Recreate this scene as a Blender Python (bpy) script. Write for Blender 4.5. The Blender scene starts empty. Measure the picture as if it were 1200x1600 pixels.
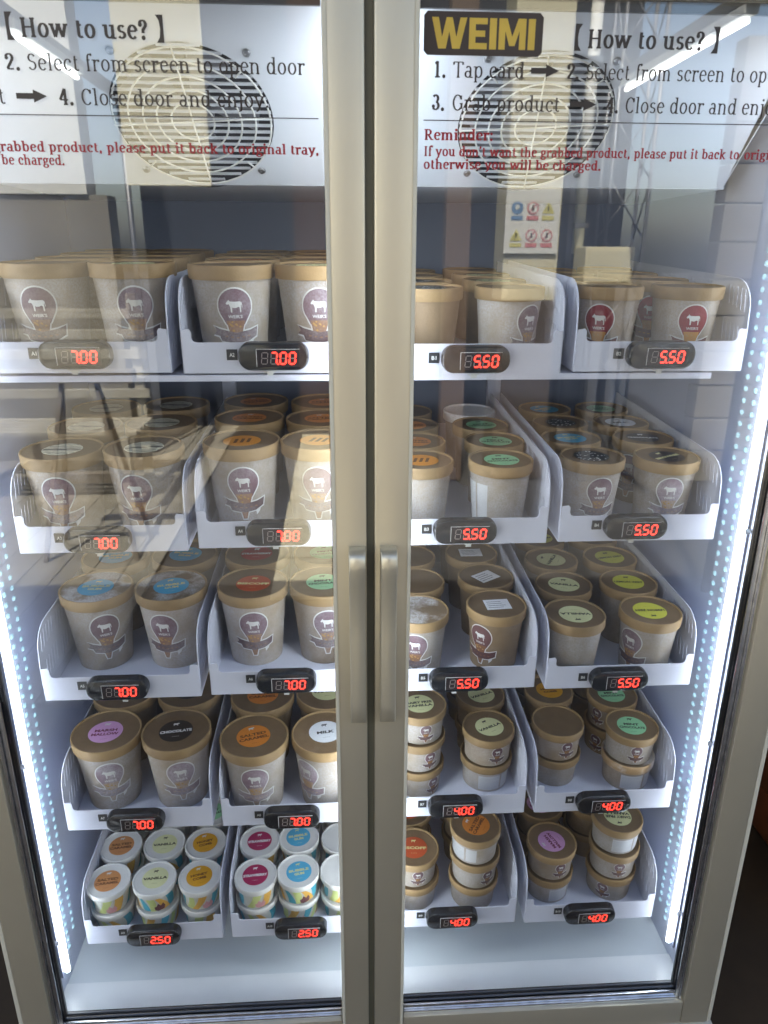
import bpy, bmesh, math, random
from mathutils import Vector, Matrix
from mathutils.geometry import tessellate_polygon
random.seed(7)
R = math.radians
sc = bpy.context.scene
COL = sc.collection

# ------------------------------------------------------------------ camera
cam_d = bpy.data.cameras.new('camera'); cam = bpy.data.objects.new('camera', cam_d); COL.objects.link(cam)
r_ = Vector((0.9983, -0.0579, 0.0036)); u_ = Vector((0.0158, 0.3322, 0.9431)); f_ = Vector((0.0558, 0.9414, -0.3325))
M = Matrix((r_, u_, -f_)).transposed().to_4x4(); M.translation = Vector((-0.045, -1.0113, 0.1334))
cam.matrix_world = M
cam_d.sensor_fit = 'AUTO'; cam_d.sensor_width = 36; cam_d.lens = 36 * 1150 / 1600
cam_d.clip_start = 0.02; cam_d.clip_end = 200
sc.camera = cam
cam_d.dof.use_dof = True; cam_d.dof.focus_distance = 1.2; cam_d.dof.aperture_fstop = 8.0

# ------------------------------------------------------------------ daylight
SUN_EL, SUN_AZ = R(60), R(-14)          # the sun stands behind the freezer, over the shed roof
world = bpy.data.worlds.new('World'); sc.world = world; world.use_nodes = True
wn = world.node_tree.nodes; wl = world.node_tree.links
sky = wn.new('ShaderNodeTexSky'); sky.sky_type = 'NISHITA'; sky.sun_disc = False
sky.sun_elevation = SUN_EL; sky.sun_rotation = SUN_AZ; sky.dust_density = 3.0
bg = wn['Background']; bg.inputs['Strength'].default_value = 0.13
wl.new(sky.outputs[0], bg.inputs[0])
sd = bpy.data.lights.new('sun', 'SUN'); sd.energy = 4.2; sd.angle = R(0.5); sd.color = (1.0, 0.95, 0.85)
sun = bpy.data.objects.new('sun', sd); COL.objects.link(sun)
sdir = Vector((math.sin(SUN_AZ) * math.cos(SUN_EL), math.cos(SUN_AZ) * math.cos(SUN_EL), math.sin(SUN_EL)))
sun.rotation_euler = sdir.to_track_quat('Z', 'Y').to_euler(); sun.location = (0, 3, 6)
sc.view_settings.view_transform = 'Standard'; sc.view_settings.look = 'None'
sc.view_settings.exposure = 1.85; sc.view_settings.gamma = 1
sc.render.engine = 'CYCLES'
try:
    sc.cycles.use_denoising = True; sc.cycles.max_bounces = 10; sc.cycles.transparent_max_bounces = 24
    sc.cycles.diffuse_bounces = 5; sc.cycles.glossy_bounces = 4
    sc.cycles.caustics_reflective = False; sc.cycles.caustics_refractive = False
    sc.cycles.sample_clamp_indirect = 4
except Exception: pass

# ------------------------------------------------------------------ materials
class NT:
    def __init__(s, name):
        s.m = bpy.data.materials.new(name); s.m.use_nodes = True; s.t = s.m.node_tree
        s.b = s.t.nodes['Principled BSDF']; s.out = s.t.nodes['Material Output']
    def n(s, typ, **kw):
        o = s.t.nodes.new(typ)
        for k, v in kw.items():
            if k in o.inputs: o.inputs[k].default_value = v
            else: setattr(o, k, v)
        return o
    def l(s, a, b): s.t.links.new(a, b)
def rgba(c): return (c[0], c[1], c[2], 1)
def ramp(nt, fac, stops):
    r = nt.n('ShaderNodeValToRGB'); cr = r.color_ramp
    while len(cr.elements) < len(stops): cr.elements.new(0.5)
    for e, (p, c) in zip(cr.elements, stops): e.position = p; e.color = rgba(c) if len(c) == 3 else c
    nt.l(fac, r.inputs[0]); return r
def mix(nt, fac, a, b, mode='MIX'):
    m = nt.n('ShaderNodeMix', data_type='RGBA', blend_type=mode)
    for i, v in ((0, fac), (6, a), (7, b)):
        if isinstance(v, (int, float)): m.inputs[i].default_value = v
        elif isinstance(v, tuple): m.inputs[i].default_value = rgba(v)
        else: nt.l(v, m.inputs[i])
    return m.outputs[2]
MATS = {}
def mat(name, col, rough=.5, metal=0, var=.06, scale=30, bump=0, bscale=200, spec=.5, coat=0):
    if name in MATS: return MATS[name]
    nt = NT(name); b = nt.b
    tc = nt.n('ShaderNodeTexCoord'); nz = nt.n('ShaderNodeTexNoise', Scale=scale, Detail=4)
    nt.l(tc.outputs['Object'], nz.inputs['Vector'])
    r = ramp(nt, nz.outputs[0], [(.3, tuple(c * (1 - var) for c in col)), (.7, tuple(min(1, c * (1 + var)) for c in col))])
    nt.l(r.outputs[0], b.inputs['Base Color'])
    b.inputs['Roughness'].default_value = rough; b.inputs['Metallic'].default_value = metal
    b.inputs['Specular IOR Level'].default_value = spec
    b.inputs['Coat Weight'].default_value = coat
    if bump:
        n2 = nt.n('ShaderNodeTexNoise', Scale=bscale, Detail=3); nt.l(tc.outputs['Object'], n2.inputs['Vector'])
        bp = nt.n('ShaderNodeBump', Strength=bump, Distance=.002); nt.l(n2.outputs[0], bp.inputs['Height'])
        nt.l(bp.outputs[0], b.inputs['Normal'])
    MATS[name] = nt.m; return nt.m
def emis(name, col, strength, base=(.02, .02, .02)):
    if name in MATS: return MATS[name]
    nt = NT(name); nt.b.inputs['Base Color'].default_value = rgba(base)
    nt.b.inputs['Emission Color'].default_value = rgba(col); nt.b.inputs['Emission Strength'].default_value = strength
    MATS[name] = nt.m; return nt.m

def tub_paper(name, paper, frost, lo, hi, amount):
    """paper cup wall with a skin of frost: patchy, grainy, thinner near the foot"""
    nt = NT(name); b = nt.b
    tc = nt.n('ShaderNodeTexCoord'); oi = nt.n('ShaderNodeObjectInfo')
    add = nt.n('ShaderNodeVectorMath', operation='ADD'); sc_ = nt.n('ShaderNodeVectorMath', operation='SCALE')
    cmb = nt.n('ShaderNodeCombineXYZ')
    for i in range(3): nt.l(oi.outputs['Random'], cmb.inputs[i])
    nt.l(cmb.outputs[0], sc_.inputs[0]); sc_.inputs['Scale'].default_value = 9.0
    nt.l(tc.outputs['Object'], add.inputs[0]); nt.l(sc_.outputs[0], add.inputs[1])
    n1 = nt.n('ShaderNodeTexNoise', Scale=16, Detail=5, Roughness=.6); nt.l(add.outputs[0], n1.inputs['Vector'])
    n2 = nt.n('ShaderNodeTexNoise', Scale=420, Detail=2); nt.l(add.outputs[0], n2.inputs['Vector'])
    r1 = ramp(nt, n1.outputs[0], [(lo, (0, 0, 0)), (hi, (1, 1, 1))])
    r2 = ramp(nt, n2.outputs[0], [(.38, (.50, .50, .50)), (.60, (1, 1, 1))])
    fac = mix(nt, 1.0, r1.outputs[0], r2.outputs[0], 'MULTIPLY')
    f2 = mix(nt, 1.0, fac, (amount, amount, amount), 'MULTIPLY')
    n3 = nt.n('ShaderNodeTexNoise', Scale=60, Detail=4); nt.l(add.outputs[0], n3.inputs['Vector'])
    pc = ramp(nt, n3.outputs[0], [(.3, tuple(c * .93 for c in paper)), (.7, tuple(c * 1.05 for c in paper))])
    c = mix(nt, f2, pc.outputs[0], frost)
    hsv = nt.n('ShaderNodeHueSaturation'); mr = nt.n('ShaderNodeMapRange'); mr.inputs['To Min'].default_value = .86; mr.inputs['To Max'].default_value = 1.1
    nt.l(oi.outputs['Random'], mr.inputs[0]); nt.l(mr.outputs[0], hsv.inputs['Value']); nt.l(c, hsv.inputs['Color'])
    nt.l(hsv.outputs[0], b.inputs['Base Color'])
    b.inputs['Roughness'].default_value = .62
    bp = nt.n('ShaderNodeBump', Strength=.35, Distance=.0012); nt.l(n2.outputs[0], bp.inputs['Height']); nt.l(bp.outputs[0], b.inputs['Normal'])
    MATS[name] = nt.m; return nt.m
KRAFT = (.36, .235, .115)
m_frosted = tub_paper('frosted_tub_paper', (.30, .24, .175), (.42, .395, .385), .28, .58, .90)
m_half = tub_paper('half_frosted_tub_paper', (.265, .20, .135), (.39, .355, .335), .36, .64, .8)
m_bare = tub_paper('kraft_tub_paper', (.25, .17, .095), (.40, .34, .28), .52, .78, .6)
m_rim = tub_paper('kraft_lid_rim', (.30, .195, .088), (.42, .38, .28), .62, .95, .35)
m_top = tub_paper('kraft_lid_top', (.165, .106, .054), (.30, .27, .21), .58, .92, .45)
m_topfrost = tub_paper('kraft_lid_top_frosted', (.205, .140, .080), (.62, .60, .59), .46, .58, .85)
m_rimfrost = tub_paper('kraft_lid_rim_frosted', (.40, .26, .13), (.75, .72, .68), .44, .60, .85)
m_whitefrost = tub_paper('white_frost_lid', (.55, .50, .44), (.75, .75, .77), .3, .5, .95)
m_wlid = mat('white_paper_lid', (.64, .63, .60), .5, var=.06, scale=40)
m_wbody = mat('white_paper_cup', (.55, .55, .50), .5, var=.06)

m_white = mat('white_powder_coat', (.62, .635, .73), .38, var=.025, scale=8, bump=.05, bscale=600)
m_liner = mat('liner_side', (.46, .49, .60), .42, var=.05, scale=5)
m_linerb = mat('liner_back_shade', (.13, .155, .22), .5, var=.08, scale=3)  # darker than the side liner; dim light at the back put into the colour
m_linerf = mat('liner_floor', (.60, .635, .65), .35, var=.06, scale=6)
m_lip = mat('liner_lip', (.74, .75, .75), .3, var=.04, scale=9)
m_evap = mat('evaporator_white', (.56, .585, .64), .30, var=.03, scale=6)
m_champ = mat('champagne_paint', (.72, .65, .50), .40, metal=.72, var=.03, scale=4, bump=.04, bscale=900)
m_champ2 = mat('champagne_edge', (.70, .66, .54), .4, metal=.1, var=.03)
m_gap = mat('mullion_gap', (.15, .145, .105), .5)
m_chrome = mat('bright_aluminium', (.74, .74, .75), .27, metal=1, var=.12, scale=60)
m_gasket = mat('black_gasket', (.012, .013, .018), .35)
m_black = mat('display_black', (.010, .011, .014), .18, spec=.6)
m_window = mat('display_window', (.030, .022, .024), .12)
m_ghost = mat('unlit_segment', (.26, .22, .21), .4)
m_bezel = mat('window_edge', (.60, .58, .58), .4)
m_plate = mat('number_plate_black', (.02, .02, .023), .45)
m_ink_w = mat('print_white', (.64, .64, .62), .5)
m_ink_k = mat('print_black', (.022, .018, .015), .5)
m_ink = mat('glass_ink_brown', (.030, .020, .018), .4)
m_inkred = mat('glass_ink_red', (.36, .008, .018), .4)
m_gold = mat('logo_gold', (.68, .47, .07), .4, var=.08)
m_logobg = mat('logo_plate_brown', (.045, .030, .026), .4)
m_dark = mat('fan_recess_dark', (.018, .018, .022), .7)
m_screw = mat('screw_steel', (.35, .35, .36), .3, metal=1)
m_wire = mat('white_cable', (.62, .62, .60), .5)
m_ledrefl = emis('led_reflection', (.40, .70, .86), .20, (.22, .30, .34))  # glow stands in for LED reflections in the glass panes
m_ledrefl2 = emis('led_reflection_dim', (.60, .80, 1.0), .5, (.5, .6, .65))
m_tube = emis('led_tube', (.80, .90, 1.0), 8.0, (.8, .8, .8))
m_seg = emis('lit_segment', (1.0, .035, .02), 1.5, (.3, .01, .01))
def glass_mat():
    nt = NT('door_glass'); t = nt.t
    t.nodes.remove(nt.b)
    tr = nt.n('ShaderNodeBsdfTransparent'); tr.inputs[0].default_value = (.985, .985, .975, 1)
    gl = nt.n('ShaderNodeBsdfGlossy'); gl.inputs['Roughness'].default_value = .0; gl.inputs[0].default_value = (1, .98, .94, 1)
    fr0 = nt.n('ShaderNodeLayerWeight'); fr0.inputs['Blend'].default_value = .5
    fr = nt.n('ShaderNodeMath', operation='POWER'); fr.inputs[1].default_value = 4.0; nt.l(fr0.outputs['Facing'], fr.inputs[0])
    ad = nt.n('ShaderNodeMath', operation='MULTIPLY_ADD'); ad.inputs[1].default_value = .85; ad.inputs[2].default_value = .075
    ad.use_clamp = True
    nt.l(fr.outputs[0], ad.inputs[0])
    mx = nt.n('ShaderNodeMixShader'); nt.l(ad.outputs[0], mx.inputs[0]); nt.l(tr.outputs[0], mx.inputs[1]); nt.l(gl.outputs[0], mx.inputs[2])
    nt.l(mx.outputs[0], nt.out.inputs[0]); return nt.m
m_glass = glass_mat()

# ------------------------------------------------------------------ builders
def link(o, parent=None):
    COL.objects.link(o)
    if parent is not None: o.parent = parent
    return o
def tag(o, label=None, cat=None, group=None, kind=None):
    if label: o['label'] = label
    if cat: o['category'] = cat
    if group: o['group'] = group
    if kind: o['kind'] = kind
    return o
def empty(name, loc=(0, 0, 0), rz=0, **kw):
    o = bpy.data.objects.new(name, None); o.location = loc; o.rotation_euler = (0, 0, rz); o.empty_display_size = .05
    link(o); tag(o, **kw); return o
def mesh_from_bm(name, bm, mats, smooth=False, angle=None):
    me = bpy.data.meshes.new(name); bm.normal_update(); bm.to_mesh(me); bm.free()
    for m in (mats if isinstance(mats, (list, tuple)) else [mats]): me.materials.append(m)
    if smooth:
        for p in me.polygons: p.use_smooth = True
        if angle:
            try: me.set_sharp_from_angle(angle=angle)
            except Exception: pass
    return me
def obj(name, me, parent=None, loc=None, rot=None):
    o = bpy.data.objects.new(name, me)
    if loc is not None: o.location = loc
    if rot is not None: o.rotation_euler = rot
    return link(o, parent)
def add_box(bm, x0, x1, y0, y1, z0, z1, mi=0, bev=0):
    vs = [bm.verts.new(p) for p in ((x0, y0, z0), (x1, y0, z0), (x1, y1, z0), (x0, y1, z0), (x0, y0, z1), (x1, y0, z1), (x1, y1, z1), (x0, y1, z1))]
    fs = [bm.faces.new([vs[i] for i in q]) for q in ((0, 3, 2, 1), (4, 5, 6, 7), (0, 1, 5, 4), (1, 2, 6, 5), (2, 3, 7, 6), (3, 0, 4, 7))]
    for f in fs: f.material_index = mi
    if bev:
        es = list({e for f in fs for e in f.edges})
        bmesh.ops.bevel(bm, geom=es, offset=bev, segments=2, affect='EDGES', profile=.6)
def box(name, m, x0, x1, y0, y1, z0, z1, parent=None, bev=0):
    bm = bmesh.new(); add_box(bm, x0, x1, y0, y1, z0, z1, 0, bev)
    return obj(name, mesh_from_bm(name, bm, m, smooth=bool(bev), angle=R(40)), parent)
def add_tube(bm, pts, r, n=8, mi=0):
    rings = []
    for i, p in enumerate(pts):
        p = Vector(p); a = Vector(pts[max(0, i - 1)]); b = Vector(pts[min(len(pts) - 1, i + 1)])
        d = (b - a).normalized(); s = d.orthogonal().normalized(); 
        if i and abs(d.dot(prev_s)) < .99: s = (prev_s - d * prev_s.dot(d)).normalized()
        prev_s = s; t = d.cross(s)
        rings.append([bm.verts.new(p + (s * math.cos(2 * math.pi * k / n) + t * math.sin(2 * math.pi * k / n)) * r) for k in range(n)])
    for a, b in zip(rings, rings[1:]):
        for k in range(n):
            f = bm.faces.new((a[k], a[(k + 1) % n], b[(k + 1) % n], b[k])); f.material_index = mi
    for rg, rev in ((rings[0], True), (rings[-1], False)):
        f = bm.faces.new(list(reversed(rg)) if rev else rg); f.material_index = mi
def revolve(prof, n=40, mi=None, cap_bottom=True, wob=0):
    """prof: list of (r,z); mi: material index per segment"""
    bm = bmesh.new(); rings = []
    for (r, z) in prof:
        rings.append([bm.verts.new((0, 0, z))] if r < 1e-6 else [bm.verts.new((r * math.cos(2 * math.pi * k / n), r * math.sin(2 * math.pi * k / n), z)) for k in range(n)])
    for i, (a, b) in enumerate(zip(rings, rings[1:])):
        for k in range(n):
            k2 = (k + 1) % n
            if len(a) == 1: f = bm.faces.new((a[0], b[k2], b[k]))
            elif len(b) == 1: f = bm.faces.new((a[k], a[k2], b[0]))
            else: f = bm.faces.new((a[k], a[k2], b[k2], b[k]))
            if mi: f.material_index = mi[i]
    return bm

# flat artwork: pieces of print, each a hair above the one below
class Flat:
    def __init__(s): s.p = []
    def poly(s, pts, mi=0, layer=0):
        tris = tessellate_polygon([[Vector((x, y, 0)) for x, y in pts]])
        s.p.append(([tuple(q) for q in pts], [tuple(t) for t in tris], mi, layer)); return s
    def tris(s, vs, ts, mi=0, layer=0): s.p.append((vs, ts, mi, layer)); return s
    def disc(s, cx, cy, rx, ry=None, mi=0, layer=0, n=28):
        ry = ry or rx
        return s.poly([(cx + rx * math.cos(2 * math.pi * k / n), cy + ry * math.sin(2 * math.pi * k / n)) for k in range(n)], mi, layer)
    def bm(s, step=.00012, cut=0):
        bm = bmesh.new()
        for vs, ts, mi, layer in s.p:
            b = [bm.verts.new((x, y, step * (layer + 1))) for x, y in vs]
            for t in ts:
                if len(set(t)) < 3: continue
                try: f = bm.faces.new([b[i] for i in t])
                except ValueError: continue
                f.normal_update(); f.material_index = mi
                if f.normal.z < 0: f.normal_flip()
        if cut:
            xs = [v.co.x for v in bm.verts]; x = min(xs) + cut
            while x < max(xs):
                bmesh.ops.bisect_plane(bm, geom=bm.verts[:] + bm.edges[:] + bm.faces[:], plane_co=(x, 0, 0), plane_no=(1, 0, 0)); x += cut
        return bm

# sans lettering from Blender's own font
_tc = {}
def sans(text, bold=.0):
    key = (text, bold)
    if key in _tc: return _tc[key]
    c = bpy.data.curves.new('t', 'FONT'); c.body = text; c.size = 1; c.resolution_u = 2; c.offset = bold; c.fill_mode = 'FRONT'
    o = bpy.data.objects.new('t', c); COL.objects.link(o)
    bpy.context.view_layer.update()
    me = bpy.data.meshes.new_from_object(o.evaluated_get(bpy.context.evaluated_depsgraph_get()))
    vs = [(v.co.x, v.co.y) for v in me.vertices]; ts = [tuple(p.vertices) for p in me.polygons]
    bpy.data.objects.remove(o); bpy.data.curves.remove(c); bpy.data.meshes.remove(me)
    x0 = min(v[0] for v in vs); x1 = max(v[0] for v in vs); y0 = min(v[1] for v in vs); y1 = max(v[1] for v in vs)
    _tc[key] = (vs, ts, x0, x1, y0, y1); return _tc[key]
def put_sans(fl, text, cx, cy, w, h, mi=0, layer=0, bold=.02, rot=0):
    vs, ts, x0, x1, y0, y1 = sans(text, bold); sx = w / (x1 - x0); sy = h / (y1 - y0); c, s = math.cos(rot), math.sin(rot)
    out = []
    for x, y in vs:
        X = (x - (x0 + x1) / 2) * sx; Y = (y - (y0 + y1) / 2) * sy
        out.append((cx + X * c - Y * s, cy + X * s + Y * c))
    fl.tris(out, ts, mi, layer)

# slab-serif lettering drawn stroke by stroke
def _e(cx, cy, rx, ry, a0, a1, n=None):
    n = n or max(4, int(abs(a1 - a0) / 18)); return [(cx + rx * math.cos(R(a0 + (a1 - a0) * k / n)), cy + ry * math.sin(R(a0 + (a1 - a0) * k / n))) for k in range(n + 1)]
def _l(*c): return [(c[i], c[i + 1]) for i in range(0, len(c), 2)]
SER = .085
GL = {  # advance, strokes, serif spots, dots
 'a': (.47, [_e(.22, .34, .12, .14, 150, 0) + [(.34, .06)], _e(.2, .135, .135, .135, 0, 360)], [(.38, .0)], []),
 'b': (.53, [_l(.12, 0, .12, .72), _e(.27, .24, .16, .24, 0, 360)], [(.085, .70)], []),
 'c': (.43, [_e(.24, .24, .17, .24, 45, 315)], [], [(.355, .38)]),
 'd': (.53, [_l(.40, 0, .40, .72), _e(.24, .24, .16, .24, 0, 360)], [(.365, .70), (.44, 0)], []),
 'e': (.45, [_l(.08, .27, .39, .27), _e(.235, .24, .165, .24, 8, 318)], [], []),
 'f': (.31, [_l(.14, 0, .14, .56) + _e(.25, .56, .11, .15, 180, 70)], [(.14, 0), (.16, .46)], [(.31, .68)]),
 'g': (.47, [_e(.22, .32, .13, .15, 0, 360), _e(.23, -.08, .17, .12, 0, 360), _l(.14, .2, .1, .1, .2, .035)], [(.39, .44)], []),
 'h': (.56, [_l(.12, 0, .12, .72), _e(.27, .31, .15, .15, 165, 0) + [(.42, 0)]], [(.12, 0), (.42, 0), (.085, .70)], []),
 'i': (.27, [_l(.13, 0, .13, .48)], [(.13, 0), (.095, .46)], [(.13, .66)]),
 'j': (.26, [_l(.14, .48, .14, -.08) + _e(.04, -.08, .10, .11, 0, -110)], [(.105, .46)], [(.14, .66)]),
 'k': (.53, [_l(.12, 0, .12, .72), _l(.40, .46, .15, .20), _l(.21, .27, .43, .0)], [(.12, 0), (.43, 0), (.39, .46), (.085, .70)], []),
 'l': (.27, [_l(.13, 0, .13, .72)], [(.13, 0), (.095, .70)], []),
 'm': (.84, [_l(.12, 0, .12, .48), _e(.26, .31, .14, .15, 165, 0) + [(.40, 0)], _e(.54, .31, .14, .15, 165, 0) + [(.68, 0)]], [(.12, 0), (.40, 0), (.68, 0), (.085, .46)], []),
 'n': (.56, [_l(.12, 0, .12, .48), _e(.27, .31, .15, .15, 165, 0) + [(.42, 0)]], [(.12, 0), (.42, 0), (.085, .46)], []),
 'o': (.49, [_e(.245, .24, .17, .24, 0, 360)], [], []),
 'p': (.53, [_l(.12, -.2, .12, .48), _e(.27, .24, .16, .24, 0, 360)], [(.12, -.2), (.085, .46)], []),
 'r': (.39, [_l(.12, 0, .12, .48), _e(.28, .28, .16, .18, 170, 70)], [(.13, 0), (.085, .46)], [(.33, .43)]),
 's': (.39, [_e(.195, .355, .115, .11, 30, 255) + _e(.19, .125, .13, .115, 75, -155)], [], []),
 't': (.34, [_l(.14, .62, .14, .12) + _e(.23, .12, .09, .11, 180, 320)], [(.17, .46)], []),
 'u': (.56, [_l(.12, .48, .12, .17) + _e(.265, .17, .145, .16, 180, 350), _l(.41, 0, .41, .48)], [(.085, .46), (.375, .46), (.45, 0)], []),
 'w': (.76, [_l(.07, .48, .21, 0), _l(.21, 0, .37, .46), _l(.37, .46, .53, 0), _l(.53, 0, .68, .48)], [(.07, .46), (.37, .46), (.68, .46)], []),
 'y': (.51, [_l(.07, .48, .25, .02), _l(.44, .48, .20, -.14), _l(.20, -.14, .09, -.19)], [(.08, .46), (.43, .46)], []),
 'C': (.57, [_e(.31, .34, .22, .34, 42, 318), _l(.49, .48, .49, .66)], [], []),
 'G': (.64, [_e(.31, .34, .22, .34, 42, 318), _l(.49, .48, .49, .66), _l(.52, .06, .52, .3)], [(.50, .3)], []),
 'H': (.70, [_l(.15, 0, .15, .68), _l(.55, 0, .55, .68), _l(.15, .35, .55, .35)], [(.15, 0), (.55, 0), (.15, .66), (.55, .66)], []),
 'I': (.33, [_l(.165, 0, .165, .68)], [(.165, 0), (.165, .66)], []),
 'R': (.62, [_l(.15, 0, .15, .68), _l(.15, .66, .26, .66) + _e(.28, .495, .17, .165, 90, -90) + _l(.15, .33), _l(.28, .33, .50, 0)], [(.15, 0), (.53, 0), (.12, .66)], []),
 'S': (.48, [_e(.24, .51, .15, .155, 25, 255) + _e(.235, .185, .165, .17, 75, -155)], [], []),
 'T': (.58, [_l(.29, 0, .29, .68), _l(.05, .66, .53, .66), _l(.05, .66, .05, .54), _l(.53, .66, .53, .54)], [(.29, 0)], []),
 '1': (.42, [_l(.21, 0, .21, .68), _l(.08, .57, .21, .67)], [(.18, 0), (.25, 0)], []),
 '2': (.44, [_e(.21, .50, .15, .16, 165, -35) + _l(.08, .04), _l(.06, .03, .38, .03)], [], [(.09, .5)]),
 '3': (.44, [_e(.2, .51, .13, .15, 150, -80), _e(.2, .19, .16, .17, 85, -150)], [], [(.08, .16)]),
 '4': (.46, [_l(.30, 0, .30, .68), _l(.30, .68, .04, .20), _l(.04, .20, .43, .20)], [(.30, 0)], []),
 '.': (.24, [], [], [(.1, .03)]), ',': (.24, [_l(.12, .04, .08, -.12)], [], [(.1, .03)]), ':': (.26, [], [], [(.12, .03), (.12, .42)]),
 "'": (.2, [_l(.1, .72, .09, .54)], [], []),
 '?': (.42, [_e(.2, .53, .13, .14, 165, -45) + _l(.2, .32, .2, .2)], [], [(.2, .03), (.09, .52)]),
 ' ': (.24, [], [], []),
}
def serif_text(fl, text, x, y, size, width=None, bold=False, mi=0):
    T, t = (.145, .066) if bold else (.096, .044)
    tr = .045 if bold else .03
    adv = sum(GL[c][0] + tr for c in text) - tr
    sx = (width / adv) if width else size
    L = [0]
    def quadstrip(pts):
        n = len(pts); lft, rgt = [], []
        closed = (abs(pts[0][0] - pts[-1][0]) + abs(pts[0][1] - pts[-1][1])) < 1e-4
        for i, (px, py) in enumerate(pts):
            if closed and i in (0, n - 1): a, b = pts[-2], pts[1]
            else: a, b = pts[max(0, i - 1)], pts[min(n - 1, i + 1)]
            dx, dy = b[0] - a[0], b[1] - a[1]; ln = math.hypot(dx, dy) or 1
            w = (t + (T - t) * (abs(dy) / ln) ** 1.3) / 2; nx, ny = -dy / ln * w, dx / ln * w
            lft.append((px + nx, py + ny)); rgt.append((px - nx, py - ny))
        vs = lft + rgt; ts = []
        for i in range(n - 1): ts += [(i, i + 1, n + i + 1), (i, n + i + 1, n + i)]
        return vs, ts
    def emit(vs, ts):
        fl.tris([(x + (cx + vx) * sx, y + vy * size) for vx, vy in vs], ts, mi, L[0] % 6); L[0] += 1
    cx = 0
    for ch in text:
        a, st, se, do = GL[ch]; L[0] = 0
        for s in st: emit(*quadstrip(s))
        for (px, py) in se:
            h = t * .55; hw = SER * (1.25 if bold else 1)
            emit([(px - hw, py - h), (px + hw, py - h), (px + hw, py + h), (px - hw, py + h)], [(0, 1, 2), (0, 2, 3)])
        for (px, py) in do:
            r = T * .62; vs = [(px + r * math.cos(k * math.pi / 5), py + r * math.sin(k * math.pi / 5)) for k in range(10)]
            emit(vs, [(0, k, k + 1) for k in range(1, 9)])
        cx += a + tr
    return x + adv * sx
def lens_bracket(fl, x, y, h, left=True, mi=0):
    s = 1 if left else -1
    pts = [(0, 1), (.30, 1), (.17, .80), (.13, .5), (.17, .20), (.30, 0), (0, 0)]
    fl.poly([(x + s * px * h, y + py * h) for px, py in pts], mi, 0)
def arrow(fl, x0, x1, y, h, mi=0):
    xm = x1 - h * 1.15
    fl.poly([(x0, y - h * .22), (xm, y - h * .22), (xm, y - h * .5), (x1, y), (xm, y + h * .5), (xm, y + h * .22), (x0, y + h * .22)], mi, 0)

COW = [(0, .52), (.05, .60), (.13, .68), (.17, .75), (.22, .67), (.3, .645), (.55, .63), (.85, .65), (.95, .58), (.99, .30), (.955, .28), (.935, .48), (.90, .42), (.91, .02), (.84, .02), (.82, .30), (.74, .34), (.62, .28), (.48, .27), (.37, .31), (.36, .02), (.28, .02), (.26, .32), (.22, .42), (.17, .50), (.08, .47)]
def cow(fl, cx, cy, w, mi, layer, flip=False):
    fl.poly([(cx + ((1 - px if flip else px) - .5) * w, cy + (py - .37) * w) for px, py in COW], mi, layer)

# ------------------------------------------------------------------ the freezer
fz = empty('display_freezer', (0, 0, -1.32), label='champagne two-door upright display freezer with lit shelves of ice cream tubs', cat='freezer')
for o in (fz,):
    pass
def fbox(name, m, x0, x1, y0, y1, z0, z1, parent=None, bev=0):
    """box in scene coordinates, parented to the freezer (whose origin is on the floor)"""
    o = box(name, m, x0, x1, y0, y1, z0 + (1.32 if parent is None else 0), z1 + (1.32 if parent is None else 0), parent or fz, bev); return o
HX = .552
bm = bmesh.new()   # outer shell
add_box(bm, -.600, -.560, -.078, .56, -1.165, .62); add_box(bm, .560, .600, -.078, .56, -1.165, .62)
add_box(bm, -.560, .560, -.078, .56, .47, .62); add_box(bm, -.560, .560, .52, .56, -1.165, .47); add_box(bm, -.560, .560, -.078, .52, -1.165, -1.118)
for v in bm.verts: v.co.z += 1.32
obj('cabinet_shell', mesh_from_bm('cabinet_shell', bm, m_champ2), fz)
fbox('side_liner', m_liner, -.5595, -HX, -.076, .519, -1.117, .469); fbox('side_liner', m_liner, HX, .5595, -.076, .519, -1.117, .469)
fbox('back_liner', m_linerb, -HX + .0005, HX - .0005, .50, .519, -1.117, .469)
fbox('ceiling_liner', m_liner, -HX + .0005, HX - .0005, -.076, .4995, .43, .469)
fbox('floor_liner', m_linerf, -HX + .0005, HX - .0005, -.018, .4995, -1.117, -1.108)
fbox('front_sill', m_lip, -HX + .0005, HX - .0005, -.076, -.0185, -1.117, -1.104)
fbox('plinth', m_champ2, -.605, .605, -.125, .55, -1.31, -1.172, bev=.004)
# middle post behind the two doors, with unseen light strips added to brighten the tray fronts
fbox('middle_post', m_gap, -.030, .026, -.078, -.066, -1.103, .429)
fbox('door_seal', m_gap, -.0143, -.0047, -.1080, -.0785, -1.140, .44)
for sx in (-.022, .020):
    fbox('hidden_led_strip', m_tube, sx - .006, sx + .006, -.0655, -.0600, -1.06, .40)
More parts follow.
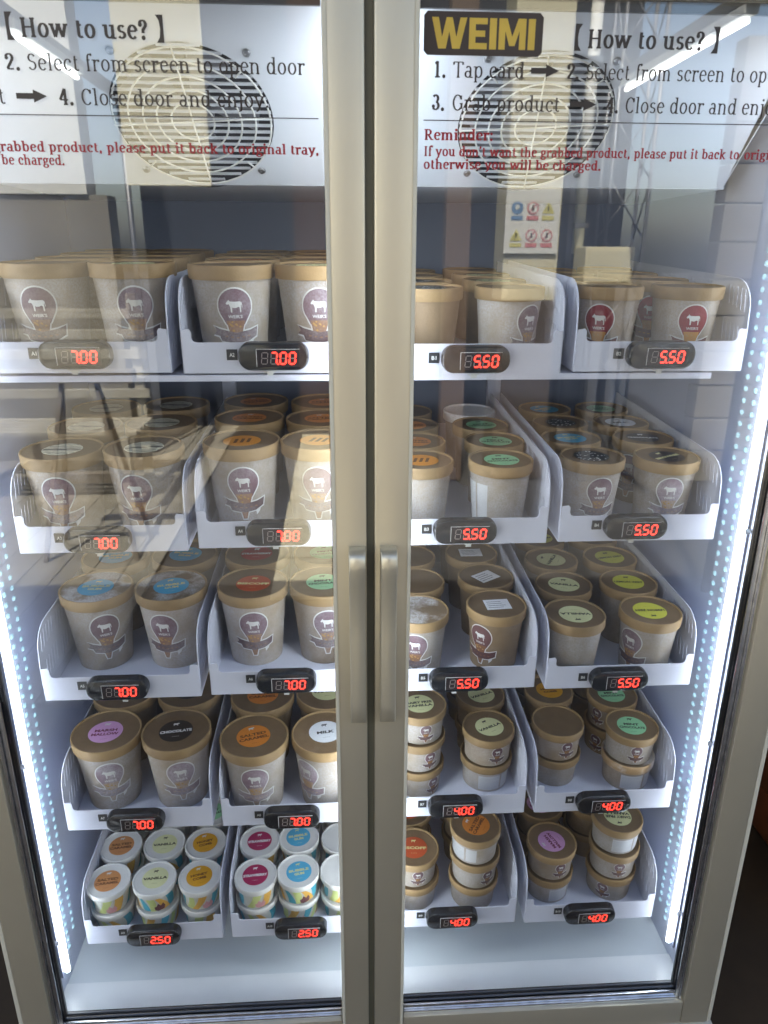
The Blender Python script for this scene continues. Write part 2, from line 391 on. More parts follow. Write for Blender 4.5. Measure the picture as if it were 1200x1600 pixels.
# side lights
for s in (-1, 1):
    e = obj('hidden_led_strip', None, fz) if False else None
    bm = bmesh.new(); add_box(bm, s * .5515 - .0004 - (.003 if s > 0 else 0), s * .5515 + .0004 + (.003 if s < 0 else 0), -.0325, -.018, -1.072 + 1.32, .40 + 1.32, 0)
    ch = obj('light_channel', mesh_from_bm('light_channel', bm, mat('light_channel_metal', (.12, .13, .19), .4)), fz)
    bm = bmesh.new()
    add_tube(bm, [(s * .5420, -.026, -1.062 + 1.32), (s * .5420, -.026, .38 + 1.32)], .0046, 12)
    obj('led_tube', mesh_from_bm('led_tube', bm, m_tube, True), ch)
    for z in (-.985, -.62, -.25, .12): box('tube_clip', m_screw, s * .5465 - .004, s * .5465 + .004, -.0380, -.0350, z + 1.32 - .004, z + 1.32 + .004, ch)
    for yy, mm, x_, rr, z0 in ((.013, m_ledrefl, 0, .0048, -1.050), (.040, m_ledrefl, 0, .0045, -1.034), (-.046, m_ledrefl2, 0, .0024, -1.056)):  # glowing dots stand in for reflections of the tube, no diodes here
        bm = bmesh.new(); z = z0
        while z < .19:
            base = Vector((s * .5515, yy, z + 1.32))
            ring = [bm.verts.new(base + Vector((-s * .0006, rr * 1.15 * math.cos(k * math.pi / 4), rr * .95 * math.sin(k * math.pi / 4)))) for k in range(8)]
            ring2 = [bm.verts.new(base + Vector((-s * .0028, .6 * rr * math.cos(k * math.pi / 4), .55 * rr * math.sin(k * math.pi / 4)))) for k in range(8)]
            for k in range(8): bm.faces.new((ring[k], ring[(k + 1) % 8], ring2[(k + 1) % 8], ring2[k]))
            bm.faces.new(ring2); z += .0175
        o = obj('led_reflection_row', mesh_from_bm('led_reflection_row', bm, mm, True), ch); o['kind'] = 'stuff'
# back wall channel strips
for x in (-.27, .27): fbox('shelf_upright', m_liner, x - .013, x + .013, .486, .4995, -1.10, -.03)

# evaporator cover, leaning forward at the top, with two round fan openings
Y0, Z0, SL = .14, .2245, 1.1
nrm = math.hypot(1, SL)
Uv = Vector((1, 0, 0)); Vv = Vector((0, -SL, 1)) / nrm; Nv = Uv.cross(Vv)      # Nv faces the doors
cover = bpy.data.objects.new('evaporator_cover', None)
def plane_obj(name, me, parent, ox, oy, oz=0):
    return obj(name, me, parent, loc=(ox, oy, oz))
def curve_fill(name, outer, holes, thick, m):
    c = bpy.data.curves.new(name, 'CURVE'); c.dimensions = '2D'; c.fill_mode = 'BOTH'; c.extrude = thick / 2
    for pts in [outer] + holes:
        sp = c.splines.new('POLY'); sp.points.add(len(pts) - 1); sp.use_cyclic_u = True
        for i, (x, y) in enumerate(pts): sp.points[i].co = (x, y, 0, 1)
    o = bpy.data.objects.new(name, c); COL.objects.link(o); bpy.context.view_layer.update()
    me = bpy.data.meshes.new_from_object(o.evaluated_get(bpy.context.evaluated_depsgraph_get()))
    bpy.data.objects.remove(o); bpy.data.curves.remove(c)
    me.materials.clear(); me.materials.append(m); me.name = name; return me
H = .262
FC = [(-.229, .104), (.217, .1025)]; FR = .1025
holes = [[(cx + FR * math.cos(2 * math.pi * k / 56), cy + FR * math.sin(2 * math.pi * k / 56)) for k in range(56)] for cx, cy in FC]
me = curve_fill('evaporator_cover', [(-.521, 0), (.521, 0), (.510, .16), (.510, H), (-.510, H), (-.510, .16)], holes, .0015, m_evap)
cover = obj('evaporator_cover', me, fz)
cover.matrix_local = Matrix(((Uv.x, Vv.x, Nv.x, 0), (Uv.y, Vv.y, Nv.y, Y0), (Uv.z, Vv.z, Nv.z, Z0 + 1.32), (0, 0, 0, 1)))
bm = bmesh.new()    # underside, ends and header strip of the cover (scene axes, in freezer space)
add_box(bm, -.525, .525, Y0 + .002, .499, Z0 + 1.32 - .0015, Z0 + 1.32 + .0015)
for s in (-.525, .5235):
    vs = [(s, Y0 + .003, Z0 + 1.324), (s, .498, Z0 + 1.324), (s, .498, .42 + 1.32), (s, Y0 - SL * (.42 - Z0) + .003, .42 + 1.32)]
    a = [bm.verts.new(v) for v in vs]; b = [bm.verts.new((v[0] + .0015, v[1], v[2])) for v in vs]
    bm.faces.new(a); bm.faces.new(b[::-1])
    for k in range(4): bm.faces.new((a[k], a[(k + 1) % 4], b[(k + 1) % 4], b[k]))
obj('evaporator_tray', mesh_from_bm('evaporator_tray', bm, m_evap), fz)
for cx, cy in FC:
    bm = bmesh.new()   # dark recess behind the opening
    vs = [bm.verts.new((cx + (FR + .01) * math.cos(2 * math.pi * k / 48), cy + (FR + .01) * math.sin(2 * math.pi * k / 48), -.030)) for k in range(48)]
    bm.faces.new(vs)
    v2 = [bm.verts.new((v.co.x, v.co.y, -.002)) for v in vs]
    for k in range(48): bm.faces.new((vs[k], v2[k], v2[(k + 1) % 48], vs[(k + 1) % 48]))
    obj('fan_housing', mesh_from_bm('fan_housing', bm, m_dark), cover)
    bm = bmesh.new()   # fan hub and blades
    for k in range(5):
        a = k * 2 * math.pi / 5
        pts = [(.02, -.18), (.085, -.42), (.092, .25), (.02, .30)]
        up = []
        for dz in (0, .0012): up.append([bm.verts.new((cx + r * math.cos(a + t), cy + r * math.sin(a + t), -.022 + dz + .010 * (t > 0))) for r, t in pts])
        bm.faces.new(up[0][::-1]); bm.faces.new(up[1])
        for q in range(4): bm.faces.new((up[0][q], up[0][(q + 1) % 4], up[1][(q + 1) % 4], up[1][q]))
    add_tube(bm, [(cx, cy, -.028), (cx, cy, -.008)], .026, 20)
    obj('fan_rotor', mesh_from_bm('fan_rotor', bm, mat('fan_grey', (.20, .20, .22), .5)), cover)
    # horizontal louvre slats across the opening
    n = 21
    for k in range(n):
        y = -FR + (k + .5) * 2 * FR / n; hw = math.sqrt(max(0, (FR - .0015) ** 2 - y * y)) - .0005
        if hw < .012: continue
        bm = bmesh.new(); vs = []
        add_box(bm, -hw, hw, -.0023, .0023, -.0006, .0006)
        o = obj('louvre_slat', mesh_from_bm('louvre_slat', bm, m_evap), cover, loc=(cx, cy + y, -.002), rot=(R(12), 0, 0))
    bm = bmesh.new()
    for r in (.027, .045, .062, .080, .0995):
        add_tube(bm, [(cx + r * math.cos(2 * math.pi * k / 40), cy + r * math.sin(2 * math.pi * k / 40), .0045) for k in range(41)], .00115 if r < .1 else .0016, 6)
    for k in range(4):
        a = R(4 + 90 * k); add_tube(bm, [(cx + .0 * math.cos(a), cy, .0058), (cx + .101 * math.cos(a), cy + .101 * math.sin(a), .0050)], .0011, 6)
    for dx, dy in ((-1, 1), (1, 1), (1, -1), (-1, -1)):
        add_tube(bm, [(cx + dx * .0715, cy + dy * .0715, .0048), (cx + dx * .062, cy + dy * .062, .0050)], .0011, 6)
    obj('fan_grille', mesh_from_bm('fan_grille', bm, m_ink_w, True), cover)
    for dx, dy in ((-1, 1), (1, 1), (1, -1), (-1, -1)):
        bm = revolve([(.0052, 0), (.0050, .0015), (.0040, .0028), (.0016, .0030), (.0014, .0018), (0, .0018)], 14)
        obj('screw', mesh_from_bm('screw', bm, m_screw, True, R(40)), cover, loc=(cx + dx * .079, cy + dy * .085 + .006, .001))

# shelf sheet under the top row, lip at the front
bm = bmesh.new(); add_box(bm, -.5513, .476, .004, .48, -.0262 + 1.32, -.0242 + 1.32); add_box(bm, -.5513, .476, .002, .0038, -.0325 + 1.32, -.0242 + 1.32)
obj('top_shelf', mesh_from_bm('top_shelf', bm, m_white), fz)

# doors
XS = {-1: (-.583, -.0145, -.5370, -.0595), 1: (.583, -.0045, .5350, .0440)}   # outer edge, inner edge, glass outer, glass inner
ZB, ZT, GB, GT = -1.150, .45, -1.098, .392
for s in (-1, 1):
    xo, xi, go, gi = XS[s]
    d = bpy.data.objects.new('door', None); link(d, fz); d.location = (xo, -.09, 1.32)
    def dbox(name, m, x0, x1, y0, y1, z0, z1, bev=0, parent=None):
        a, b = sorted((x0, x1)); bm = bmesh.new(); add_box(bm, a - xo, b - xo, y0 + .09, y1 + .09, z0, z1, 0, bev)
        return obj(name, mesh_from_bm(name, bm, m, bool(bev), R(40)), parent or d)
    dbox('frame_stile', m_champ, xo, go, -.118, -.080, ZB, ZT, .003)
    dbox('frame_stile', m_champ, gi, xi, -.118, -.080, ZB, ZT, .003)
    dbox('edge_trim', m_champ2, xo + s * .0004, xo + s * .0075, -.1165, -.0805, ZB + .001, ZT, .001)
    a, b = sorted((go, gi))
    dbox('frame_rail', m_champ, a + .0005, b - .0005, -.1172, -.0805, ZB + .001, GB, .002)
    dbox('frame_rail', m_champ, a + .0005, b - .0005, -.1172, -.0805, GT, ZT - .001, .002)
    # fine step line along the inner edge of the meeting stile
    gx = gi + s * -.0 
    dbox('stile_trim', m_champ2, gi - s * .0006, gi - s * .0052, -.1196, -.1181, ZB + .01, ZT - .01, .0005)
    # bright inner profile: two ribs and the black gasket behind the glass edge
    for k, (o0, o1, y0, y1, mm) in enumerate(((.0008, .0060, -.1120, -.1050, m_chrome), (.0064, .0125, -.1082, -.1040, m_chrome))):
        dbox('glazing_bead', mm, go - s * o0, go - s * o1, y0, y1, GB + .001, GT - .001, .0008)
    for (o0, o1, y0, y1) in ((.0008, .0070, -.1120, -.1050), (.0075, .0165, -.1085, -.1040)):
        dbox('glazing_bead', m_chrome, go - s * .0135, gi - s * -.001, y0, y1, GB + o0, GB + o1, .0008)
    for (x0, x1, z0, z1) in ((go - s * .0008, go - s * .0160, GB + .002, GT - .002), (go - s * .0165, gi + s * .001, GB + .001, GB + .0245), (go - s * .0165, gi + s * .001, GT - .0125, GT - .001)):
        dbox('gasket', m_gasket, x0, x1, -.0975, -.0930, z0, z1)
    g = dbox('glass', m_glass, go - s * .0140, gi + s * .0012, -.1025, -.0985, GB + .018, GT - .0005)
    # pull handle on the meeting stile
    hx = -.0275 if s < 0 else .0135; ht, hb = -.2290, -.4930; hw = .0108; yb = -.1183
    bm = bmesh.new(); prof = []
    path = [(ht, yb), (ht + .0005, yb - .0120), (ht - .003, yb - .0210), (ht - .010, yb - .0255), (ht - .024, yb - .0262), (ht - .044, yb - .0200), ((ht + hb) / 2, yb - .0180), (hb + .03, yb - .0180), (hb + .006, yb - .0165), (hb, yb - .0120), (hb + .0005, yb)]
    rows = []
    for z, y in path:
        y_in = -.1186
        rows.append([bm.verts.new((hx + dx * hw - xo, y + (.0016 if abs(dx) == 1 else 0) + .09, z)) for dx in (-1, -.86, .86, 1)])
    for a_, b_ in zip(rows, rows[1:]):
        for k in range(3): bm.faces.new((a_[k], a_[k + 1], b_[k + 1], b_[k]))
    for e_ in (0, 3):
        back = [bm.verts.new((v[e_].co.x, yb + .0905 - .0008, v[e_].co.z)) for v in rows]
        for (p, q, i) in zip(back, back[1:], range(99)): 
            try: bm.faces.new((rows[i][e_], rows[i + 1][e_], q, p))
            except Exception: pass
    bmesh.ops.recalc_face_normals(bm, faces=bm.faces)
    me = mesh_from_bm('handle', bm, m_champ, True, R(50)); h = obj('handle', me, d)
    # lettering on the glass
    FY = -.1028
    def put(name, fl, mats, step=.00003):
        bm = fl.bm(step)
        o = obj(name, mesh_from_bm(name, bm, mats), d); o.matrix_local = Matrix(((1, 0, 0, -xo), (0, 0, -1, FY + .09), (0, 1, 0, 0), (0, 0, 0, 1))); return o
    ox = 0.0 if s > 0 else -.600
    k = 1.0 if s > 0 else 1.08            # the left sheet is stuck on a little stretched
    def X(x): return (x if s > 0 else (-.392 + (x - .208) * 1.075))
    f = Flat()
    # heading
    hx0, hx1 = (.208, .376) if s > 0 else (-.392, -.223)
    lens_bracket(f, hx0 + .006, .341, .0255, True); lens_bracket(f, hx1 - .002, .341, .0255, False)
    serif_text(f, 'How to use?', hx0 + .020, .3445, .0245, hx1 - hx0 - .038, True)
    # steps
    base1, base2 = .3140, .2820; S = .0218
    def steps(items, y):
        for (t, x0, w, bo) in items:
            if t == '>': arrow(f, X(x0), X(x0 + w), y + .0075, .0125)
            else: serif_text(f, t, X(x0), y, S, X(x0 + w) - X(x0), bo)
    r1 = [('1.', .061, .014, True), ('Tap card', .082, .079, False), ('>', .168, .031, False), ('2.', .208, .0145, True), ('Select from screen to open door', .229, .271, False)]
    r2 = [('3.', .060, .0145, True), ('Grab product', .082, .121, False), ('>', .214, .030, False), ('4.', .2555, .0145, True), ('Close door and enjoy.', .2765, .187, False)]
    if s < 0: r1 = r1[3:]; r2 = [('Grab product', .091, .112, False)] + r2[2:]
    steps(r1, base1); steps(r2, base2)
    xa = .051 if s > 0 else -.515; xb = .505 if s > 0 else -.065
    f.poly([(xa, .2712), (xb, .2712), (xb, .2722), (xa, .2722)])
    put('instruction_lettering', f, m_ink)
    f = Flat()
    if s > 0:
        serif_text(f, 'Reminder:', .052, .2525, .0150, .0780, True)
        xe = serif_text(f, "If you don't want the grabbed product, please put it back to", .052, .2362, .0138, .3640, True)
        serif_text(f, "original tray,", xe + .006, .2362, .0138, .086, True)
        serif_text(f, 'otherwise you will be charged.', .052, .2230, .0138, .2040, True)
    else:
        serif_text(f, 'Reminder:', -.520, .2525, .0150, .0780, True)
        serif_text(f, "the grabbed product, please put it back to original tray,", -.4440, .2362, .0138, .379, True)
        serif_text(f, 'otherwise you will be charged.', -.5245, .2230, .0138, .1810, True)
    put('reminder_lettering', f, m_inkred)
    if s > 0:
        f = Flat(); x0, x1, z0, z1 = .0495, .1785, .3345, .3755; r = .004
        f.poly([(x0 + r, z0), (x1 - r, z0), (x1, z0 + r), (x1, z1 - r), (x1 - r, z1), (x0 + r, z1), (x0, z1 - r), (x0, z0 + r)], 0, 0)
        LG = {'W': (1.35, [(0, 1), (.26, 1), (.40, .38), (.56, 1), (.79, 1), (.95, .38), (1.09, 1), (1.35, 1), (1.09, 0), (.80, 0), (.675, .55), (.55, 0), (.26, 0)]),
              'E': (.70, [(0, 0), (.7, 0), (.7, .2), (.25, .2), (.25, .4), (.62, .4), (.62, .6), (.25, .6), (.25, .8), (.7, .8), (.7, 1), (0, 1)]),
              'I': (.27, [(0, 0), (.27, 0), (.27, 1), (0, 1)]),
              'M': (1.05, [(0, 0), (.25, 0), (.25, .60), (.42, .12), (.63, .12), (.80, .60), (.80, 0), (1.05, 0), (1.05, 1), (.74, 1), (.525, .42), (.31, 1), (0, 1)])}
        lx = .0580; sx_ = .112 / (1.35 + .70 + .27 + 1.05 + .27 + .36)
        for ch_ in 'WEIMI':
            w_, pts_ = LG[ch_]; f.poly([(lx + px * sx_, .3408 + py * .0290) for px, py in pts_], 1, 3); lx += (w_ + .09) * sx_
        put('logo', f, [m_logobg, m_gold], .00006)

# ------------------------------------------------------------------ trays
TW, TD = .2385, .465
def side_mesh():
    out = [(0, 0), (TD, 0), (TD, .121), (.048, .121)]
    out += [(.004 + .044 * (1 - math.sin(R(a))), .078 + .043 * math.cos(R(a))) for a in (15, 30, 45, 60, 75, 90)]
    out += [(.0015, .060)]
    hs = []
    k = 0; x = .020
    while x < TD - .02:
        if k % 6 != 5:
            o_ = .002 * (k % 6)
            hs.append([(x - .004, .078 + o_), (x - .0024, .078 + o_), (x + .0030, .108 + o_ * .4), (x + .0014, .108 + o_ * .4)])
            hs.append([(x, .026 + o_), (x + .0016, .026 + o_), (x + .0070, .058 + o_), (x + .0054, .058 + o_)])
        x += .0115; k += 1
    me = curve_fill('side_panel', out, hs, .0014, m_white); return me
SIDE = side_mesh()
def front_mesh():
    w = TW / 2 - .0008; e = .0165; top, ear = .0410, .0570
    pts = [(-w, 0), (w, 0), (w, ear)]
    pts += [(w - .010 + .0, ear + .0012)]
    pts += [(w - .0125, ear - .002), (w - .0125, top + .006), (w - .0145, top + .0015), (w - .0190, top)]
    pts += [(-(w - .0190), top), (-(w - .0145), top + .0015), (-(w - .0125), top + .006), (-(w - .0125), ear - .002), (-(w - .010), ear + .0012), (-w, ear)]
    return curve_fill('front_panel', pts, [], .0014, m_white)
FRONT = front_mesh()
bm = bmesh.new(); add_box(bm, -TW / 2 + .0012, TW / 2 - .0012, .0012, TD - .0012, .0005, .0018); BASE = mesh_from_bm('tray_base', bm, m_white)
bm = bmesh.new(); add_box(bm, -TW / 2 + .0012, TW / 2 - .0012, TD - .0010, TD, .0005, .060); BACK = mesh_from_bm('tray_back', bm, m_white)
# the price display: a black pill
def pill_mesh():
    w, h, r = .0465, .0183, .0160
    out = []
    for cx, cy, a0 in ((w - r, -h + r, -90), (w - r, h - r, 0), (-w + r, h - r, 90), (-w + r, -h + r, 180)):
        for k in range(7): out.append((cx + r * math.cos(R(a0 + 15 * k)), cy + r * math.sin(R(a0 + 15 * k))))
    bm = bmesh.new(); rings = []
    for sx, d in ((1, 0), (1, .0125), (.985, .0150), (.955, .0162)):
        rings.append([bm.verts.new((x * sx if sx == 1 else x - math.copysign((1 - sx) * w, x), -d, y * sx if sx == 1 else y - math.copysign((1 - sx) * w, y) * min(1, abs(y) / .004))) for x, y in out])
    n = len(out)
    for a, b in zip(rings, rings[1:]):
        for k in range(n): bm.faces.new((a[k], a[(k + 1) % n], b[(k + 1) % n], b[k]))
    bm.faces.new(rings[-1]); bm.faces.new(rings[0][::-1])
    bmesh.ops.recalc_face_normals(bm, faces=bm.faces)
    return mesh_from_bm('price_display', bm, m_black, True, R(35))
PILL = pill_mesh()
SEGS = {'0': 'abcdef', '1': 'bc', '2': 'abged', '4': 'fgbc', '5': 'afgcd', '7': 'abcf'[:3], '8': 'abcdefg', ' ': ''}
def seg_poly(c, x, y, w, h, t):
    g = .0004; sl = .10
    def P(px, py): return (x + px + sl * py, y + py)
    hh = h / 2
    V = lambda px, y0, y1: [P(px, y0 + g), P(px + t / 2, y0 + g + t / 2), P(px + t / 2, y1 - g - t / 2), P(px, y1 - g), P(px - t / 2, y1 - g - t / 2), P(px - t / 2, y0 + g + t / 2)]
    Hh = lambda py: [P(g, py), P(g + t / 2, py + t / 2), P(w - g - t / 2, py + t / 2), P(w - g, py), P(w - g - t / 2, py - t / 2), P(g + t / 2, py - t / 2)]
    return {'a': Hh(h), 'g': Hh(hh), 'd': Hh(0), 'f': V(0, hh, h), 'b': V(w, hh, h), 'e': V(0, 0, hh), 'c': V(w, 0, hh)}[c]
_dm = {}
def digits_mesh(text):
    if text in _dm: return _dm[text]
    lit, un = Flat(), Flat(); chars = [c for c in text if c != '.']; dots = []; i = -1
    for c in text:
        if c == '.': dots.append(i)
        else: i += 1
    x0, y0, w, h, p = -.0165, -.0090, .0078, .0148, .0122
    for i, c in enumerate(chars):
        for sname in 'abcdefg':
            on = sname in SEGS[c]
            (lit if on else un).poly(seg_poly(sname, x0 + i * p, y0, w, h, .0024 if on else .0011), 0, 0)
        if i in dots: lit.disc(x0 + i * p + w + .0020, y0 - .0002, .0013, None, 0, 0, 8)
    _dm[text] = (mesh_from_bm('digits', lit.bm(.0003), m_seg), mesh_from_bm('unlit_digits', un.bm(.0002), m_ghost)); return _dm[text]
bm = bmesh.new(); add_box(bm, -.0215, .0345, -.0005, 0, -.0128, .0098); WIN = mesh_from_bm('screen', bm, m_window)
bm = bmesh.new(); add_box(bm, -.0223, -.0217, -.0008, 0, -.0128, .0104); add_box(bm, -.0217, .0345, -.0008, 0, .0100, .0105); BEZ = mesh_from_bm('screen_edge', bm, m_bezel)
bm = bmesh.new(); add_box(bm, -.0072, .0072, -.0012, 0, -.0072, .0072, 0, .0003); PLATE = mesh_from_bm('number_plate', bm, m_plate)
TO = Matrix(((1, 0, 0, 0), (0, 0, -1, 0), (0, 1, 0, 0), (0, 0, 0, 1)))   # flat art turned to face the doors
DISP = {'A1':(-0.3918,0.0059), 'A2':(-0.1337,0.0032), 'B1':(0.1381,-0.0021), 'B2':(0.3940,0.0028), 'A3':(-0.3956,-0.2553), 'A4':(-0.1380,-0.2490), 'B3':(0.1336,-0.2511), 'B4':(0.3887,-0.2492), 'A5':(-0.3952,-0.5003), 'A6':(-0.1370,-0.4964), 'B5':(0.1338,-0.5031), 'B6':(0.3926,-0.5105), 'A7':(-0.3950,-0.7542), 'A8':(-0.1381,-0.7602), 'B7':(0.1378,-0.7508), 'B8':(0.3927,-0.7535), 'A9':(-0.3905,-1.0071), 'A10':(-0.1316,-1.0078), 'B9':(0.1399,-0.9990), 'B10':(0.3931,-1.0047)}
ROWS = [0, -.2560, -.5060, -.7580, -1.0110]
ROWN = ['top', 'second', 'third', 'fourth', 'bottom']
TRAYX = {'A': (-.3915, -.1360), 'B': (.1390, .3965)}
PRICE = {}
for r in range(5):
    for i, nm in enumerate((f'A{2*r+1}', f'A{2*r+2}', f'B{2*r+1}', f'B{2*r+2}')):
        PRICE[nm] = (r, ('7.00' if nm not in ('A9', 'A10') else '2.50') if nm[0] == 'A' else ('5.50' if r < 3 else '4.00'), TRAYX[nm[0]][i % 2])
TRAY = {}
TILT = .045; TA = math.atan(TILT)     # the trays slope down towards the doors
COLN = {'A1': 'far left', 'A2': 'left of the door gap'}
for nm, (r, price, tx) in PRICE.items():
    dx, dz = DISP[nm]; tz = ROWS[r] - .0215
    jit = (dz - ROWS[r] - .0028) * .5
    tz += jit
    side = {('A', 0): 'left column', ('A', 1): 'column left of the handles', ('B', 0): 'column right of the handles', ('B', 1): 'right column'}[(nm[0], (int(nm[1:]) + 1) % 2)]
    t = empty('shelf_tray', (tx, 0, tz), rz=R(random.uniform(-.25, .25)), label=f'white slotted tray numbered {nm}, price {price}, {ROWN[r]} row, {side}', cat='tray', group='white pull-out trays in the freezer')
    TRAY[nm] = (tx, tz); t.rotation_euler.x = TA
    obj('tray_base', BASE, t); obj('tray_back', BACK, t)
    o = obj('front_panel', FRONT, t); o.matrix_local = TO
    for s in (-1, 1):
        o = obj('side_panel', SIDE, t); o.matrix_local = Matrix(((0, 0, 1, s * TW / 2), (1, 0, 0, 0), (0, 1, 0, 0), (0, 0, 0, 1)))
    pd = obj('price_display', PILL, t, loc=(dx - tx, -.0008, dz - tz))
    obj('screen', WIN, pd, loc=(0, -.0162, 0)); obj('screen_edge', BEZ, pd, loc=(0, -.0166, 0))
    text = price if len(price) == 4 else price
    lit, un = digits_mesh(' ' + price)
    for nm_, me_ in (('digits', lit), ('unlit_digits', un)):
        o = obj(nm_, me_, pd); o.matrix_local = Matrix.Translation((0.0005, -.0169, 0)) @ TO
    npl = obj('number_plate', PLATE, t, loc=(dx - tx - .0560, -.0008, dz - tz + .0005))
    f = Flat(); put_sans(f, nm, 0, 0, .0068 if len(nm) == 2 else .0092, .0052, 0, 0, .03)
    o = obj('plate_lettering', mesh_from_bm('plate_lettering', f.bm(.0001), m_ink_w), npl); o.matrix_local = Matrix.Translation((0, -.0013, 0)) @ TO
    # loose end of the display cable with its crimped white tag
    bm = bmesh.new(); a = random.uniform(-1, 1) * .008
    add_tube(bm, [(a - .012, -.004, -.0180), (a - .004, -.006, -.0225), (a + .004, -.006, -.0232), (a + .010, -.004, -.0190)], .0009, 6)
    add_box(bm, a - .003, a + .005, -.0078, -.0068, -.0262, -.0198)
    obj('cable_end', mesh_from_bm('cable_end', bm, m_wire), pd)

# ------------------------------------------------------------------ tubs
KIND = {  # lid radius, height, foot radius, lid depth
    'L': (.0580, .1350, .0430, .0185), 'P': (.0495, .1080, .0385, .0170), 'S': (.0460, .0575, .0395, .0150), 'M': (.0385, .0470, .0315, .0115)}
def tub_meshes(k, body_m, rim_m, top_m):
    rl, h, rf, ld = KIND[k]; rt = rl - .0030
    n = 44
    bm = revolve([(0, .0035), (rf - .0025, .0035), (rf - .0022, 0), (rf, .0002), (rf + (rt - rf) * .5, h * .5), (rt, h - ld * .6)], n)
    body = mesh_from_bm('tub_body', bm, body_m, True, R(40))
    rw = .0022 if k != 'M' else .0026
    zr = h - (.0030 if k != 'M' else .0022)
    prof = [(rl - .0025, h - ld), (rl - .0006, h - ld - .0003), (rl, h - ld + .0008), (rl + .0004, h - .0022), (rl - .0004, h - .0004), (rl - .0014, h), (rl - rw - .0004, h - .0006), (rl - rw - .0010, zr + .0004), (rl - rw - .0022, zr), (rl * .5, zr + .0002), (0, zr + .0003)]
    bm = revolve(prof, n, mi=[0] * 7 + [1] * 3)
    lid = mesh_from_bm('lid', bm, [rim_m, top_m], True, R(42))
    return body, lid, zr
_tm = {}
def get_tub(k, v):
    if (k, v) not in _tm:
        if k == 'M': a = (m_wbody, m_wlid, m_wlid)
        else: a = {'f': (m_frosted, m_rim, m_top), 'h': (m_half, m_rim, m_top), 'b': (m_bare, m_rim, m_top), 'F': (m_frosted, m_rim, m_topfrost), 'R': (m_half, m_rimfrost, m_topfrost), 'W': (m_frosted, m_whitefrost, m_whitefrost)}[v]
        _tm[(k, v)] = tub_meshes(k, *a)
    return _tm[(k, v)]
# lid stickers: colour, text, text material
def sm(name, c): return mat('sticker_' + name, c, .42, var=.04)
cream, blackm, whit = m_ink_w, m_ink_k, mat('sticker_print_white', (.82, .82, .80), .5)
m_txtbrown = mat('print_brown', (.12, .04, .01), .5); m_txtyel = mat('print_yellow', (.66, .62, .28), .5); m_txtpink = mat('print_plum', (.16, .02, .06), .5)
STK = {
    'vanilla': (sm('vanilla', (.66, .66, .36)), ['VANILLA'], blackm, 'cream VANILLA sticker'),
    'dairyfree': (sm('dairyfree', (.60, .60, .32)), ['DAIRY FREE', 'VANILLA'], blackm, 'cream DAIRY FREE VANILLA sticker'),
    'lemon': (sm('lemon', (.60, .58, .07)), ['LEMON ZEST'], blackm, 'yellow LEMON ZEST sticker'),
    'mint': (sm('mint', (.27, .57, .31)), ['MINT', 'CHOCOLATE'], blackm, 'green MINT CHOCOLATE sticker'),
    'choc': (sm('choc', (.018, .014, .013)), ['CHOCOLATE'], whit, 'black CHOCOLATE sticker'),
    'brownie': (sm('brownie', (.030, .018, .015)), ['BROWNIE'], m_txtyel, 'dark brown sticker, cream writing'),
    'caramel': (sm('caramel', (.60, .20, .025)), ['SALTED', 'CARAMEL'], m_txtbrown, 'orange SALTED CARAMEL sticker'),
    'caramelw': (sm('caramelw', (.55, .24, .085)), ['SALTED', 'CARAMEL'], m_txtbrown, 'tan SALTED CARAMEL sticker'),
    'toffee': (sm('toffee', (.62, .24, .02)), None, m_txtbrown, 'orange sticker with dark bars'),
    'milk': (sm('milk', (.72, .74, .76)), ['MILK'], blackm, 'white MILK sticker'),
    'marsh': (sm('marsh', (.62, .33, .56)), ['MARSH', 'MALLOW'], m_txtpink, 'pink MARSH MALLOW sticker'),
    'bubble': (sm('bubble', (.07, .36, .56)), ['BUBBLE', 'GUM'], m_txtyel, 'blue BUBBLE GUM sticker'),
    'biscuit': (sm('biscuit', (.45, .075, .02)), ['BISCOFF'], m_txtyel, 'red-orange sticker'),
    'red': (sm('red', (.33, .02, .018)), ['STRAWBERRY'], whit, 'dark red sticker'),
    'straw': (sm('straw', (.36, .014, .085)), ['STRAWBERRY'], whit, 'magenta STRAWBERRY sticker'),
    'honey': (sm('honey', (.66, .32, .01)), ['HONEY', 'COMB'], m_txtbrown, 'amber HONEY COMB sticker'),
    'zebra': (sm('zebra', (.76, .73, .56)), 'zebra', blackm, 'cream sticker, wavy black lines'),
    'speck': (sm('speck', (.015, .02, .022)), 'speck', whit, 'black sticker with white flecks'),
    'note': (mat('note_paper', (.80, .80, .82), .5), 'note', blackm, 'small white paper label on lid'),
    None: (None, None, None, 'plain lid'),
}
_sm = {}
